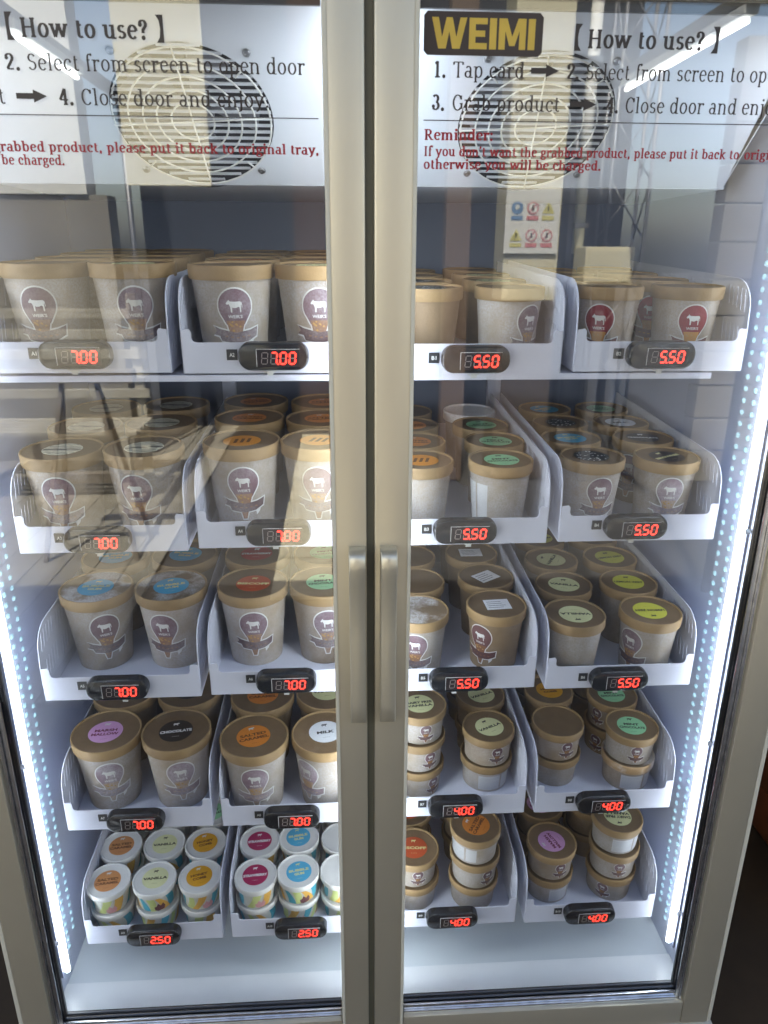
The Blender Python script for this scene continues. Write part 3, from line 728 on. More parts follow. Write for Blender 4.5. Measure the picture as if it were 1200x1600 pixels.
def sticker_mesh(key, k):
    if (key, k) in _sm: return _sm[(key, k)]
    m, tx, tm, _ = STK[key]; rl = KIND[k][0]; r = rl * (.545 if k != 'M' else .60)
    if k == 'L': r = rl * .49
    f = Flat(); rnd = random.Random(hash(key) % 97 if False else len(key) * 7)
    if tx == 'note':
        w, h = .0210, .0165
        f.poly([(-w, -h), (w, -h), (w, h), (-w, h)], 0, 0)
        for q in range(4):
            y = h * (.55 - .38 * q); x1 = w * rnd.uniform(.3, .85)
            f.poly([(-w * .8, y - .0006), (x1, y - .0006), (x1, y + .0006), (-w * .8, y + .0006)], 1, 1)
    else:
        f.disc(0, 0, r, None, 0, 0, 32)
        if tx == 'zebra':
            for q in range(7):
                y = -r * .8 + q * r * .26
                if abs(y) > r * .9: continue
                hw = math.sqrt(max(0, r * r * .92 - y * y)); pts = []
                n = 12
                for i in range(n + 1): pts.append((-hw + 2 * hw * i / n, y + .0009 * math.sin(i * 1.3 + q)))
                w_ = .0012 if q not in (3,) else .0030
                f.tris([(x, yy + w_) for x, yy in pts] + [(x, yy - w_) for x, yy in pts], [t for i in range(n) for t in ((i, i + 1, n + 2 + i), (i, n + 2 + i, n + 1 + i))], 1, 1)
        elif tx == 'speck':
            for q in range(40):
                a, d = rnd.uniform(0, 6.28), r * .93 * math.sqrt(rnd.random()); s_ = rnd.uniform(.0010, .0030)
                f.poly([(d * math.cos(a) + s_ * rnd.uniform(.6, 1) * math.cos(t + q), d * math.sin(a) + s_ * rnd.uniform(.6, 1) * math.sin(t + q)) for t in (0, 1.4, 2.9, 4.4)], 1, 1)
        elif tx is None:
            for q in (-1, 0, 1):
                f.poly([(q * r * .34 - r * .16, -r * .35), (q * r * .34 + r * .02, -r * .35), (q * r * .34 + r * .20, r * .38), (q * r * .34 + r * .02, r * .38)], 1, 1)
        else:
            hh = r * .25; n = len(tx)
            for i, line in enumerate(tx):
                y = (n - 1) * hh * .70 - i * hh * 1.40 - r * .04
                wmax = 2 * math.sqrt(max(.01, 1 - (abs(y) / r + .12) ** 2)) * r * .94
                put_sans(f, line, 0, y, min(wmax, len(line) * hh * 1.05), hh, 1, 1, .045)
            cow(f, 0, r * (.60 if n == 1 else .68), r * .38, 1 if key not in ('caramel', 'marsh', 'honey', 'caramelw') else 2, 1, True)
            put_sans(f, 'gelato' if False else '- - - -', 0, -r * (.52 if n == 1 else .66), r * .36, r * .035, 1, 1, .0)
    me = mesh_from_bm('lid_sticker', f.bm(.00010), [m or m_ink_w, tm or blackm, m_ink_w]); _sm[(key, k)] = me; return me
# the badge wrapped on the cup wall
def badge_mat(name, c, frost, amt):
    return tub_paper(name, c, frost, .35, .62, amt)
BM = {'v': [m_ink_w, badge_mat('badge_plum', (.135, .070, .088), (.42, .38, .41), .55), badge_mat('badge_ribbon', (.105, .062, .066), (.40, .36, .37), .68), badge_mat('badge_cone', (.24, .115, .055), (.42, .36, .32), .65), m_ink_w, mat('cone_lattice', (.42, .25, .08), .5)],
      'r': [m_ink_w, badge_mat('badge_red', (.22, .012, .022), (.36, .28, .28), .25), badge_mat('badge_ribbon_red', (.10, .02, .02), (.4, .3, .3), .3), mat('badge_cone_red', (.45, .22, .05), .5), m_ink_w, mat('cone_lattice', (.42, .25, .08), .5)],
      'd': [m_ink_w, badge_mat('badge_deep', (.115, .050, .066), (.36, .31, .33), .35), badge_mat('badge_ribbon_deep', (.085, .040, .046), (.34, .29, .30), .3), mat('badge_cone_deep', (.20, .09, .04), .5), m_ink_w, mat('cone_lattice', (.42, .25, .08), .5)],
      'k': [m_ink_w, mat('badge_brown', (.13, .055, .055), .5), mat('badge_ribbon_brown', (.09, .035, .035), .5), mat('badge_cone_brown', (.20, .09, .04), .5), m_ink_w, mat('cone_lattice', (.42, .25, .08), .5)],
      'p': [m_ink_w, badge_mat('badge_pale', (.24, .16, .20), (.55, .53, .56), .8), badge_mat('badge_ribbon_pale', (.22, .16, .18), (.55, .52, .55), .8), badge_mat('badge_cone_pale', (.36, .24, .16), (.55, .5, .46), .8), m_ink_w, mat('cone_lattice', (.42, .25, .08), .5)]}
_bg = {}
def badge_mesh(k, v):
    if (k, v) in _bg: return _bg[(k, v)]
    rl, h, rf, ld = KIND[k]; H_ = {'L': .085, 'P': .074, 'S': .0365, 'M': .030}[k]
    ztop = h - ld - {'L': .010, 'P': .006, 'S': .0015, 'M': .001}[k]
    f = Flat()
    def head(gr): return [(-.155 - gr, -.56 - gr * .3)] + [( (.275 + gr) * math.cos(R(a)), -.28 + (.275 + gr) * math.sin(R(a))) for a in range(218, -39, -12)] + [(.155 + gr, -.56 - gr * .3)]
    def cone(gr): return [(-.16 - gr, -.50), (.16 + gr, -.50), (.035 + gr * .8, -.985 - gr), (-.035 - gr * .8, -.985 - gr)]
    def rib(gr):
        return [(-.40 - gr, -.58 + gr * .4), (-.30, -.625 + gr), (.0, -.69 + gr), (.25, -.65 + gr), (.40 + gr, -.60 + gr), (.385 + gr, -.75 - gr), (.22, -.83 - gr), (.0, -.86 - gr), (-.27, -.82 - gr), (-.30 - gr, -.74 - gr), (-.41 - gr, -.72 - gr), (-.35, -.66)]
    g = .024
    f.poly(head(g), 0, 0); f.poly(cone(g), 0, 1); f.poly(rib(g), 0, 2)
    f.poly([(.16, -.80), (.34, -.76), (.31, -.86), (.24, -.93), (.23, -.86)], 0, 3)
    f.poly(head(0), 1, 4); f.poly(cone(0), 3, 5); f.poly(rib(0), 2, 6)
    f.poly([(-.15, -.545), (.15, -.545), (.115, -.66), (-.115, -.66)], 3, 7)
    rnd = random.Random(3)
    for q in range(9):
        x, y = rnd.uniform(-.11, .11), rnd.uniform(-.66, -.52); s_ = rnd.uniform(.014, .03)
        f.poly([(x - s_, y), (x, y - s_ * .8), (x + s_, y), (x, y + s_ * .8)], 5, 8)
    cow(f, -.01, -.275, .27, 4, 8, False)
    put_sans(f, "WEIR'S", 0, -.435, .24, .052, 4 if v != 'k' else 4, 8, .02)
    for q in range(5): f.poly([(-.20 + q * .10, -.755 - .012 * (2 - abs(q - 2))), (-.15 + q * .10, -.755 - .012 * (2 - abs(q - 2))), (-.15 + q * .10, -.735 - .012 * (2 - abs(q - 2))), (-.20 + q * .10, -.735 - .012 * (2 - abs(q - 2)))], 3, 8)
    bm = f.bm(.00009 / H_, cut=.055 if k in 'LP' else .10)
    rt = rl - .0030; z1 = h - ld * .6
    for vtx in bm.verts:
        x, y, o = vtx.co.x * H_, vtx.co.y * H_, vtx.co.z * H_
        z = ztop + y
        r = rf + (rt - rf) * max(0, z) / z1 + o + .00022
        a = x / (rl * .93) - math.pi / 2
        vtx.co = (r * math.cos(a), r * math.sin(a), z)
    me = mesh_from_bm('badge', bm, BM[v]); _bg[(k, v)] = me; return me
# bright wave print round the small white cups
def wave_mesh(seed):
    if ('w', seed) in _bg: return _bg[('w', seed)]
    rl, h, rf, ld = KIND['M']; rt = rl - .003; rnd = random.Random(seed); f = Flat(); tot = 2 * math.pi * .0345
    ms = [mat('print_teal', (.06, .33, .42), .5), mat('print_lime', (.52, .58, .22), .5), mat('print_amber', (.68, .38, .07), .5), mat('print_plum_brown', (.12, .04, .05), .5), mat('print_pink', (.60, .30, .33), .5)]
    x = 0; H_ = h - ld - .0005; i = rnd.randint(0, 2)
    while x < tot - .012:
        w0, w1 = rnd.uniform(.008, .020), rnd.uniform(.006, .016); lean = rnd.uniform(.006, .014) * (1 if seed % 2 else -1)
        n = 6; lf = []; rg = []
        for q in range(n + 1):
            t = q / n; y = .001 + t * (H_ - .002); b = .004 * math.sin(t * 2.6)
            lf.append((x + lean * (1 - t) + b, y)); rg.append((x + w0 + (w1 - w0) * t + lean * (1 - t) + b, y))
        f.tris(lf + rg, [t_ for q in range(n) for t_ in ((q, q + 1, n + 2 + q), (q, n + 2 + q, n + 1 + q))], i % 3, i % 3)
        x += max(w0, w1) * rnd.uniform(1.05, 1.8); i += 1
    # small dark mascot-free splash
    c = tot * .5
    f.poly([(c - .009, .004), (c - .004, .001), (c + .008, .003), (c + .010, .010), (c + .006, .019), (c + .002, .013), (c - .003, .020), (c - .006, .013), (c - .010, .012)], 3 if seed % 2 else 4, 5)
    bm = f.bm(.0001, cut=.004)
    for v in bm.verts:
        z = v.co.y; r = rf + (rt - rf) * z / (h - ld * .6) + v.co.z + .0002; a = (v.co.x - c) / .0345 - math.pi / 2
        v.co = (r * math.cos(a), r * math.sin(a), z)
    me = mesh_from_bm('wave_print', bm, ms); _bg[('w', seed)] = me; return me
bm = bmesh.new()  # nutrition panel on the back of cups
def panel_mesh(k):
    if ('n', k) in _bg: return _bg[('n', k)]
    rl, h, rf, ld = KIND[k]; rt = rl - .003; H_ = (h - ld) * .72; f = Flat(); W = .040 if k != 'P' else .034
    f.poly([(-W / 2, 0), (W / 2, 0), (W / 2, H_), (-W / 2, H_)], 0, 0)
    f.poly([(W / 2 + .004, 0), (W / 2 + .024, 0), (W / 2 + .024, H_), (W / 2 + .004, H_)], 0, 0)
    rnd = random.Random(5); n = int(H_ / .0028)
    for q in range(n - 1):
        y = .003 + q * .0028; x1 = rnd.uniform(.2, .46) * W
        f.poly([(-W * .45, y), (x1, y), (x1, y + .0008), (-W * .45, y + .0008)], 1, 1)
    bm = f.bm(.0001, cut=.005); zb = (h - ld) * .12
    for v in bm.verts:
        z = zb + v.co.y; r = rf + (rt - rf) * z / (h - ld * .6) + v.co.z + .0003; a = v.co.x / (rl * .93) - math.pi / 2
        v.co = (r * math.cos(a), r * math.sin(a), z)
    me = mesh_from_bm('nutrition_label', bm, [mat('label_white', (.50, .50, .51), .5), mat('label_grey', (.36, .37, .40), .5)]); _bg[('n', k)] = me; return me

KN = {'L': 'large kraft-lidded ice cream tub', 'P': 'medium kraft-lidded ice cream tub', 'S': 'small kraft ice cream pot', 'M': 'mini white ice cream pot'}
VN = {'f': 'frosted white wall', 'h': 'patchy frost on its wall', 'b': 'brown kraft wall', 'F': 'frost on its lid', 'R': 'thick frost on its rim', 'W': 'lid white with frost'}
GRP = {'L': 'large ice cream tubs priced 7.00', 'P': 'medium ice cream tubs priced 5.50', 'S': 'small ice cream pots priced 4.00', 'M': 'mini ice cream pots priced 2.50'}
ORD = ['front', 'second', 'third', 'fourth', 'fifth']
_first = {}
def copy_tree(o, parent=None):
    c = o.copy(); COL.objects.link(c); c.parent = parent
    for ch in list(o.children): copy_tree(ch, c)
    return c
def tub(tray, col, depth, k, x, y, z, v='f', stk=None, srot=0, badge=None, brot=0, level=None, tilt=0):
    body, lid, zr = get_tub(k, v)
    if k == 'S' and badge in ('v', 'p'): badge = 'd'
    hz = z - base_z(tray); row = PRICE[tray][0]
    yr = y / (1 + TILT / (1e9, .26, .49, .72, .90)[row])
    y, z = yr - math.sin(TA) * hz, base_z(tray) + TILT * yr + hz * math.cos(TA)
    kn = {'L': 'large kraft tub', 'P': 'medium kraft tub', 'S': 'small kraft pot', 'M': 'mini white pot'}[k]
    ap = cover_ = STK[stk][3]
    if level not in (None, 'top'): ap = 'lid covered' if k == 'M' else {'f': 'frosted wall', 'h': 'patchy frost', 'b': 'brown wall', 'R': 'thick frost on rim'}.get(v, 'frost')
    elif stk is None: ap = {'f': 'plain lid', 'h': 'plain lid', 'b': 'plain lid, brown wall', 'F': 'frost-speckled plain lid', 'W': 'lid white with frost', 'R': 'frosty lid'}[v] if k != 'M' else 'blank white lid'
    pos = f'{ORD[depth]} {col} in tray {tray}' if level is None else f'{level} of {ORD[depth]} {col} stack, tray {tray}'
    desc = f'{kn}, {ap}, {pos}'
    nm = 'ice_cream_tub' if k in 'LP' else 'ice_cream_pot'
    t = empty(nm, (x, y, z), rz=0, label=desc, cat='ice cream tub' if k in 'LP' else 'ice cream pot', group=GRP[k])
    t.rotation_euler = (TA, 0, 0)
    s = random.uniform(0, 360)
    b = obj('tub_body', body, t); b.rotation_euler.z = R(s)
    l = obj('lid', lid, t); l.rotation_euler.z = R(s * .7)
    if stk:
        o = obj('lid_sticker', sticker_mesh(stk, k), l)
        ox, oy = random.uniform(-.0018, .0018), random.uniform(-.0018, .0018)
        a = -R(s * .7)
        o.matrix_local = Matrix.Rotation(a, 4, 'Z') @ Matrix.Translation((ox, oy, zr + .0005)) @ Matrix.Rotation(R(srot), 4, 'Z')
    if badge == 'n':
        o = obj('nutrition_label', panel_mesh(k), t); o.rotation_euler.z = R(brot)
    elif badge == 'w':
        o = obj('wave_print', wave_mesh(int(brot) % 5), t); o.rotation_euler.z = R(brot)
    elif badge:
        o = obj('badge', badge_mesh(k, badge), t); o.rotation_euler.z = R(brot)
    return t
def base_z(tray): return TRAY[tray][1] + .0019
def stack(tray, col, depth, k, x, y, items):
    """items from the bottom up: (v, sticker, srot, badge, brot)"""
    z = base_z(tray); n = len(items)
    for i, it in enumerate(items):
        lv = None if n == 1 else ('top' if i == n - 1 else ('bottom' if i == 0 else 'middle'))
        dx, dy = (random.uniform(-.002, .002), random.uniform(-.002, .002)) if i else (0, 0)
        tub(tray, col, depth, k, x + dx, y + dy, z, *it, level=lv)
        z += KIND[k][1] - (.0 if k != 'M' else 0) + .0004
def face(x, y): return math.degrees(math.atan2(x + .045, y + 1.01)) * -1   # turn that makes a badge look at the aisle
# ---- large tubs
def L(tray, col, d, x, y, v='f', stk=None, srot=0, badge='v', brot=0): tub(tray, col, d, 'L', x, y, base_z(tray), v, stk, srot, badge, brot)
for tray, lx, rx, ys in (('A1', -.4455, -.3285, (.078, .198, .318, .432)), ('A2', -.1940, -.0760, (.074, .196, .316, .430))):
    for d, y in enumerate(ys):
        L(tray, 'left', d, lx + .004 * (d % 2), y, 'f' if d < 1 else 'h', (None, 'caramel', None, 'choc')[d] if tray == 'A2' else None, 10, 'v' if d == 0 else None, {'A1': 4, 'A2': 12}[tray] + (-2))
        L(tray, 'right', d, rx - .003 * (d % 2), y + .003, 'f' if d < 1 else 'h', ('vanilla' if tray == 'A1' else 'vanilla', None, None, None)[d], 30, 'v' if d == 0 else None, {'A1': 12, 'A2': 4}[tray])
L('A3', 'left', 0, -.455, .082, 'h', 'zebra', 0, 'v', 4); L('A3', 'right', 0, -.3385, .090, 'f', 'zebra', 8, 'v', -6)
L('A3', 'left', 1, -.461, .232, 'h', 'zebra', -6, None); L('A3', 'right', 1, -.3440, .255, 'h', 'zebra', 4, None)
L('A3', 'left', 2, -.4635, .378, 'h', 'zebra', 12, None); L('A3', 'right', 2, -.3430, .400, 'h', 'zebra', -5, None)
L('A4', 'left', 0, -.1970, .113, 'f', 'toffee', 10, 'v', 6); L('A4', 'right', 0, -.0800, .110, 'f', 'toffee', -8, 'v', -2)
L('A4', 'left', 1, -.2000, .272, 'h', 'caramel', 0, None); L('A4', 'right', 1, -.0800, .262, 'h', 'caramel', 10, None)
L('A4', 'left', 2, -.2010, .412, 'h', 'caramel', 20, None); L('A4', 'right', 2, -.0780, .401, 'h', 'caramel', 10, None)
L('A5', 'left', 0, -.4510, .130, 'F', 'bubble', 0, 'v', 24); L('A5', 'right', 0, -.3300, .130, 'F', 'bubble', 14, 'v', -8)
L('A5', 'left', 1, -.4520, .258, 'h', 'bubble', 6, None); L('A5', 'right', 1, -.3310, .262, 'h', 'bubble', -10, None)
L('A5', 'left', 2, -.4520, .387, 'h', 'bubble', 0, None); L('A5', 'right', 2, -.3310, .391, 'h', 'choc', 0, None)
L('A6', 'left', 0, -.1960, .128, 'f', 'biscuit', -4, 'v', 4); L('A6', 'right', 0, -.0780, .128, 'h', 'mint', 6, 'v', 6)
L('A6', 'left', 1, -.2000, .256, 'h', 'red', 0, None); L('A6', 'right', 1, -.0770, .256, 'h', 'mint', 10, None)
L('A6', 'left', 2, -.1980, .385, 'h', 'red', 0, None); L('A6', 'right', 2, -.0770, .385, 'h', 'mint', 10, None)
L('A7', 'left', 0, -.4545, .088, 'f', 'marsh', 4, 'p', 14); L('A7', 'right', 0, -.3360, .085, 'f', 'choc', 8, 'p', 14)
L('A7', 'left', 1, -.4530, .213, 'b', 'marsh', 4, None); L('A7', 'right', 1, -.3350, .210, 'b', 'choc', 6, None)
L('A7', 'left', 2, -.4530, .338, 'b', 'choc', 4, None); L('A7', 'right', 2, -.3350, .335, 'b', 'choc', 6, None)
L('A8', 'left', 0, -.2020, .066, 'f', 'caramel', 16, 'p', 4); L('A8', 'right', 0, -.0810, .070, 'f', 'milk', 8, 'p', -40)
L('A8', 'left', 1, -.1990, .191, 'b', 'caramel', 4, None); L('A8', 'right', 1, -.0790, .195, 'h', 'vanilla', 6, None)
L('A8', 'left', 2, -.1990, .316, 'b', 'caramel', 4, None); L('A8', 'right', 2, -.0790, .320, 'h', 'vanilla', 6, None)
# ---- medium tubs
def Pt(tray, col, d, x, y, v='f', stk=None, srot=0, badge=None, brot=0): tub(tray, col, d, 'P', x, y, base_z(tray), v, stk, srot, badge, brot)
B1 = [('b', 'choc', 30), ('b', 'choc', 0), ('b', None, 0), ('b', None, 0)]
for d, y in enumerate((.075, .180, .288, .396)):
    Pt('B1', 'left', d, .0800, y, ('b', 'h', 'h', 'h')[d], ('speck', 'choc', None, None)[d], 40, None)
    Pt('B1', 'right', d, .1980, y + .004 + .01 * d, ('f', 'b', 'b', 'b')[d], (None, 'vanilla', 'vanilla', None)[d], 0, 'v' if d == 0 else None, 32)
    Pt('B2', 'left', d, .3370, y - .006, ('h', 'b', 'b', 'b')[d], None, 0, 'r' if d == 0 else None, -28)
    Pt('B2', 'right', d, .4530, y - .008 + .012 * d, ('f', 'h', 'b', 'b')[d], None, 0, 'r' if d < 2 else None, -6 if d == 0 else -24)
for d, (y, x) in enumerate(((.088, .0755), (.206, .0770), (.324, .078), (.442, .078))):
    Pt('B3', 'left', d, x, y, 'f' if d == 0 else 'h', 'toffee' if d == 0 else ('caramel' if d < 3 else None), 0, None)
for d, (y, x, v, st) in enumerate(((.087, .1985, 'f', 'mint'), (.205, .2085, 'h', 'mint'), (.323, .203, 'h', 'mint'), (.441, .200, 'W', None))):
    Pt('B3', 'right', d, x, y, v, st, (4, -8, 6, 0)[d], 'n' if d == 0 else None, -86)
for d, (y, x, v, st) in enumerate(((.096, .3440, 'f', 'speck'), (.214, .3400, 'h', 'bubble'), (.332, .350, 'h', 'speck'), (.450, .348, 'b', 'bubble'))):
    Pt('B4', 'left', d, x, y, v, st, 10 * d, 'v' if d == 0 else None, 4)
for d, (y, x, v, st) in enumerate(((.090, .4600, 'f', 'brownie'), (.212, .463, 'h', 'choc'), (.330, .4610, 'f', 'milk'), (.448, .459, 'h', 'mint'))):
    Pt('B4', 'right', d, x, y, v, st, (28, -8, 0, 0)[d], ('p', 'v', None, None)[d], (-8, -46, 0, 0)[d])
for d, (y, x, v, st) in enumerate(((.075, .0760, 'F', None), (.186, .0820, 'b', None), (.297, .078, 'b', None), (.408, .078, 'b', 'mint'))):
    Pt('B5', 'left', d, x, y, v, st, 0, 'v' if d == 0 else None, -12)
for d, (y, x, v, st) in enumerate(((.089, .2070, 'b', 'note'), (.200, .2080, 'b', 'note'), (.310, .199, 'b', 'note'), (.420, .197, 'b', None))):
    Pt('B5', 'right', d, x, y, v, st, (4, 34, 0, 0)[d], 'k' if d == 0 else None, -44)
for d, (y, x, v, st) in enumerate(((.056, .3300, 'f', 'vanilla'), (.168, .3410, 'h', 'vanilla'), (.278, .346, 'h', 'vanilla'), (.388, .350, 'h', 'lemon'))):
    Pt('B6', 'left', d, x, y, v, st, (176, -14, 60, 0)[d], None)
for d, (y, x, v, st) in enumerate(((.060, .4580, 'f', 'lemon'), (.172, .4590, 'h', 'lemon'), (.284, .4610, 'h', 'lemon'), (.395, .460, 'h', 'lemon'))):
    Pt('B6', 'right', d, x, y, v, st, (178, -6, 10, 0)[d], 'v' if d == 0 else None, -58)
# ---- small pots, stacked
n_ = None
stack('B7', 'left', 0, 'S', .0815, .083, [('f', n_, 0, 'v', 36), ('f', n_, 0, 'v', 24), ('f', 'dairyfree', 6, 'v', 10)])
stack('B7', 'left', 1, 'S', .0800, .182, [('b', n_, 0, n_, 0), ('b', 'vanilla', 0, n_, 0)])
stack('B7', 'left', 2, 'S', .0800, .281, [('b', n_, 0, n_, 0), ('b', 'vanilla', 0, n_, 0)])
stack('B7', 'right', 0, 'S', .2060, .093, [('f', n_, 0, 'n', 0), ('h', 'vanilla', 26, 'v', 14)])
stack('B7', 'right', 1, 'S', .2100, .192, [('b', n_, 0, n_, 0), ('b', 'vanilla', 22, n_, 0)])
stack('B7', 'right', 2, 'S', .2060, .291, [('b', n_, 0, n_, 0), ('b', 'vanilla', 0, n_, 0)])
stack('B8', 'left', 0, 'S', .3340, .102, [('f', n_, 0, n_, 0), ('h', n_, 0, 'v', 12)])
stack('B8', 'left', 1, 'S', .3420, .200, [('b', n_, 0, n_, 0), ('b', 'honey', 5, n_, 0)])
stack('B8', 'left', 2, 'S', .3420, .300, [('b', n_, 0, n_, 0), ('b', 'honey', 0, n_, 0)])
stack('B8', 'right', 0, 'S', .4640, .082, [('R', n_, 0, 'n', -6), ('f', 'mint', -8, 'p', -4)])
stack('B8', 'right', 1, 'S', .4600, .180, [('b', n_, 0, 'v', -50), ('h', 'mint', 0, 'v', -56)])
stack('B8', 'right', 2, 'S', .4600, .280, [('b', n_, 0, n_, 0), ('b', 'mint', 0, n_, 0)])
stack('B9', 'left', 0, 'S', .0790, .074, [('f', n_, 0, n_, 0), ('f', 'biscuit', -4, 'p', 6)])
stack('B9', 'left', 1, 'S', .0760, .178, [('b', n_, 0, n_, 0), ('b', 'biscuit', 0, n_, 0)])
stack('B9', 'left', 2, 'S', .0760, .280, [('b', n_, 0, n_, 0), ('b', 'biscuit', 0, n_, 0)])
stack('B9', 'right', 0, 'S', .1900, .068, [('f', n_, 0, n_, 0), ('f', n_, 0, 'p', 26), ('f', 'caramel', 58, 'n', -64)])
stack('B9', 'right', 1, 'S', .1900, .176, [('b', n_, 0, n_, 0), ('b', 'caramel', 0, n_, 0)])
stack('B9', 'right', 2, 'S', .1900, .280, [('b', n_, 0, n_, 0), ('b', 'caramel', 0, n_, 0)])
stack('B10', 'left', 0, 'S', .3370, .080, [('f', n_, 0, 'n', 18), ('h', 'marsh', 112, 'p', 12)])
stack('B10', 'left', 1, 'S', .3420, .184, [('b', n_, 0, n_, 0), ('b', 'marsh', 0, n_, 0)])
stack('B10', 'left', 2, 'S', .3420, .290, [('b', n_, 0, n_, 0), ('b', 'marsh', 0, n_, 0)])
stack('B10', 'right', 0, 'S', .4580, .078, [('f', n_, 0, 'v', -36), ('f', n_, 0, 'p', -2), ('f', 'dairyfree', 172, 'n', 0)])
stack('B10', 'right', 1, 'S', .4440, .186, [('b', n_, 0, n_, 0), ('b', n_, 0, n_, 0)])
stack('B10', 'right', 2, 'S', .4440, .290, [('b', n_, 0, n_, 0), ('b', 'vanilla', 0, n_, 0)])
# ---- mini pots, stacked two high
for tray, cols in (('A9', ((-.4750, 'left', 'caramelw'), (-.3940, 'middle', 'vanilla'), (-.3140, 'right', 'honey'))), ('A10', ((-.2140, 'left', 'straw'), (-.1370, 'middle', 'bubble'), (-.0580, 'right', None)))):
    for ci, (x, cn, st) in enumerate(cols):
        for d, y in enumerate((.052, .134, .216, .298)):
            st2 = st if d < 2 else (('milk', 'vanilla', 'mint')[ci] if tray == 'A9' else (None, 'milk', None)[ci])
            xx = x + (.0 if d == 0 else -.001 * d)
            z = base_z(tray)
            seeds = (1, 2, 3, 4, 0)
            stack(tray, cn, d, 'M', xx, y + (.004 if ci == 1 and tray == 'A10' else 0), [('f', n_, 0, 'w' if d < 2 else n_, ci * 3 + d + 1), ('f', st2, (6, 4, 14)[ci] if tray == 'A9' else (4, 10, 0)[ci], 'w' if d < 2 else n_, ci + 2 + 5 * (3 + ci))])

# ------------------------------------------------------------------ the place around
def planks_mat(name, c, dirx=True):
    return mat(name, c, .75, var=.22, scale=6, bump=.3, bscale=60)
m_floor = mat('shed_floor', (.050, .030, .014), .7, var=.3, scale=5, bump=.3, bscale=50)
m_asph = mat('yard_asphalt_shade', (.055, .055, .055), .85, var=.25, scale=8, bump=.4, bscale=90)  # dark ground; shade over the yard is put into its tone too
m_deck = mat('deck_board', (.26, .245, .20), .8, var=.2, scale=5, bump=.3, bscale=70)
FZ = -1.32
o = box('ground', m_asph, -60, 60, -60, 60, FZ - .3, FZ - .008); o['kind'] = 'structure'
o = box('shed_floor', m_floor, -3.2, 3.2, -1.30, 1.8, FZ - .2, FZ - .0005); o['kind'] = 'structure'; o.name = 'floor'
# boardwalk in front of the shed, board by board
bw = empty('boardwalk', (-2.2, -3.5, FZ), label='pale timber boardwalk in front of the shed', cat='boardwalk')
bm = bmesh.new(); add_box(bm, -.0735, .0735, -2.9, 2.1, -.006, .016, 0, .0015); BRD = mesh_from_bm('board', bm, m_deck)
for i in range(18):
    o = obj('board', BRD, bw, loc=(-1.4 + i * .152, random.uniform(-.02, .02), 0))
# pale slabs added to give a bright patch of ground in the door glass
ph = empty('light_patch_slabs', (-.20, -3.7, FZ), label='narrow path of pale slabs standing in for bright ground in the yard', cat='path')
m_slab = mat('pale_slab', (.55, .51, .37), .85, var=.12, scale=7, bump=.3, bscale=60)
bm = bmesh.new(); add_box(bm, -.175, .175, -.215, .215, -.006, .014, 0, .003); SLB = mesh_from_bm('slab', bm, m_slab)
for i in range(7): obj('slab', SLB, ph, loc=(random.uniform(-.006, .006), -1.35 + i * .445, 0))
# shed: roof, back wall
m_roof = mat('roof_sheet', (.22, .21, .20), .6); m_boards = mat('shed_boards', (.10, .06, .035), .7, var=.2, scale=4)
box('shed_roof', m_roof, -3.2, 3.2, -.95, 1.9, 1.10, 1.16); tag(bpy.data.objects['shed_roof'], 'flat sheet roof over the freezer', 'roof')
bwz = empty('shed_wall', (0, 1.75, FZ), label='dark brown board wall behind the freezer', cat='wall')
bm = bmesh.new(); add_box(bm, -.148, .148, -.02, .02, 0, 2.40, 0, .003); WB = mesh_from_bm('board', bm, m_boards)
for i in range(21): obj('board', WB, bwz, loc=(-3.05 + i * .303, random.uniform(-.004, .004), .0))
# dark timber chest to the right of the freezer
m_chest = mat('chest_wood', (.16, .045, .015), .45, var=.35, scale=7, bump=.2, bscale=30)
ct = empty('timber_chest', (1.55, .95, FZ), label='dark red-brown timber chest standing on the floor right of the freezer', cat='chest')
bm = bmesh.new(); add_box(bm, -.012, .012, -.78, .55, -.0625, .0625, 0, .003); PN = mesh_from_bm('side_board', bm, m_chest)
for i in range(7): obj('side_board', PN, ct, loc=(-.50 + random.uniform(-.002, .002), 0, .070 + i * .130))
bm = bmesh.new(); add_box(bm, -.485, .50, -.78, .55, .01, .93); obj('chest_box', mesh_from_bm('chest_box', bm, m_chest), ct)
bm = bmesh.new(); add_box(bm, -.53, .53, -.80, .57, .935, .965, 0, .004); obj('chest_lid', mesh_from_bm('chest_lid', bm, m_chest), ct)

# across the yard (seen only in the door glass)
m_render = mat('pale_render', (.62, .58, .44), .85, var=.1, scale=3, bump=.3, bscale=40)
m_cream = mat('cream_paint', (.66, .62, .44), .7, var=.05, scale=4)
m_tan = mat('tan_wall', (.25, .235, .195), .85, var=.15, scale=3)
m_navy = mat('dark_cladding', (.022, .028, .042), .7)
m_wh = mat('white_paint', (.74, .75, .70), .6)
m_steel = mat('galvanised_steel', (.22, .23, .25), .45, metal=.6)
wl_ = empty('yard_wall', (-3.2, -4.6, FZ), label='long tan wall with pale render above at the left of the yard', cat='wall')
bm = bmesh.new(); add_box(bm, -2.2, 1.95 - .30, -.1, .1, 0, 1.80); obj('lower_wall', mesh_from_bm('lower_wall', bm, m_tan), wl_)
bm = bmesh.new(); add_box(bm, -2.2, 1.95 - .42, -.08, .12, 1.803, 3.6); obj('upper_wall', mesh_from_bm('upper_wall', bm, m_wh), wl_)
bn = empty('opening_banner', (-1.035, -4.0, .50), label='pale cream banner standing in for a bright opening across the yard', cat='banner')  # added in place of a daylight opening, for its bright reflection
bm = bmesh.new(); add_box(bm, -.245, .245, -.01, .01, 0, 1.7); obj('banner_cloth', mesh_from_bm('banner_cloth', bm, m_cream), bn)
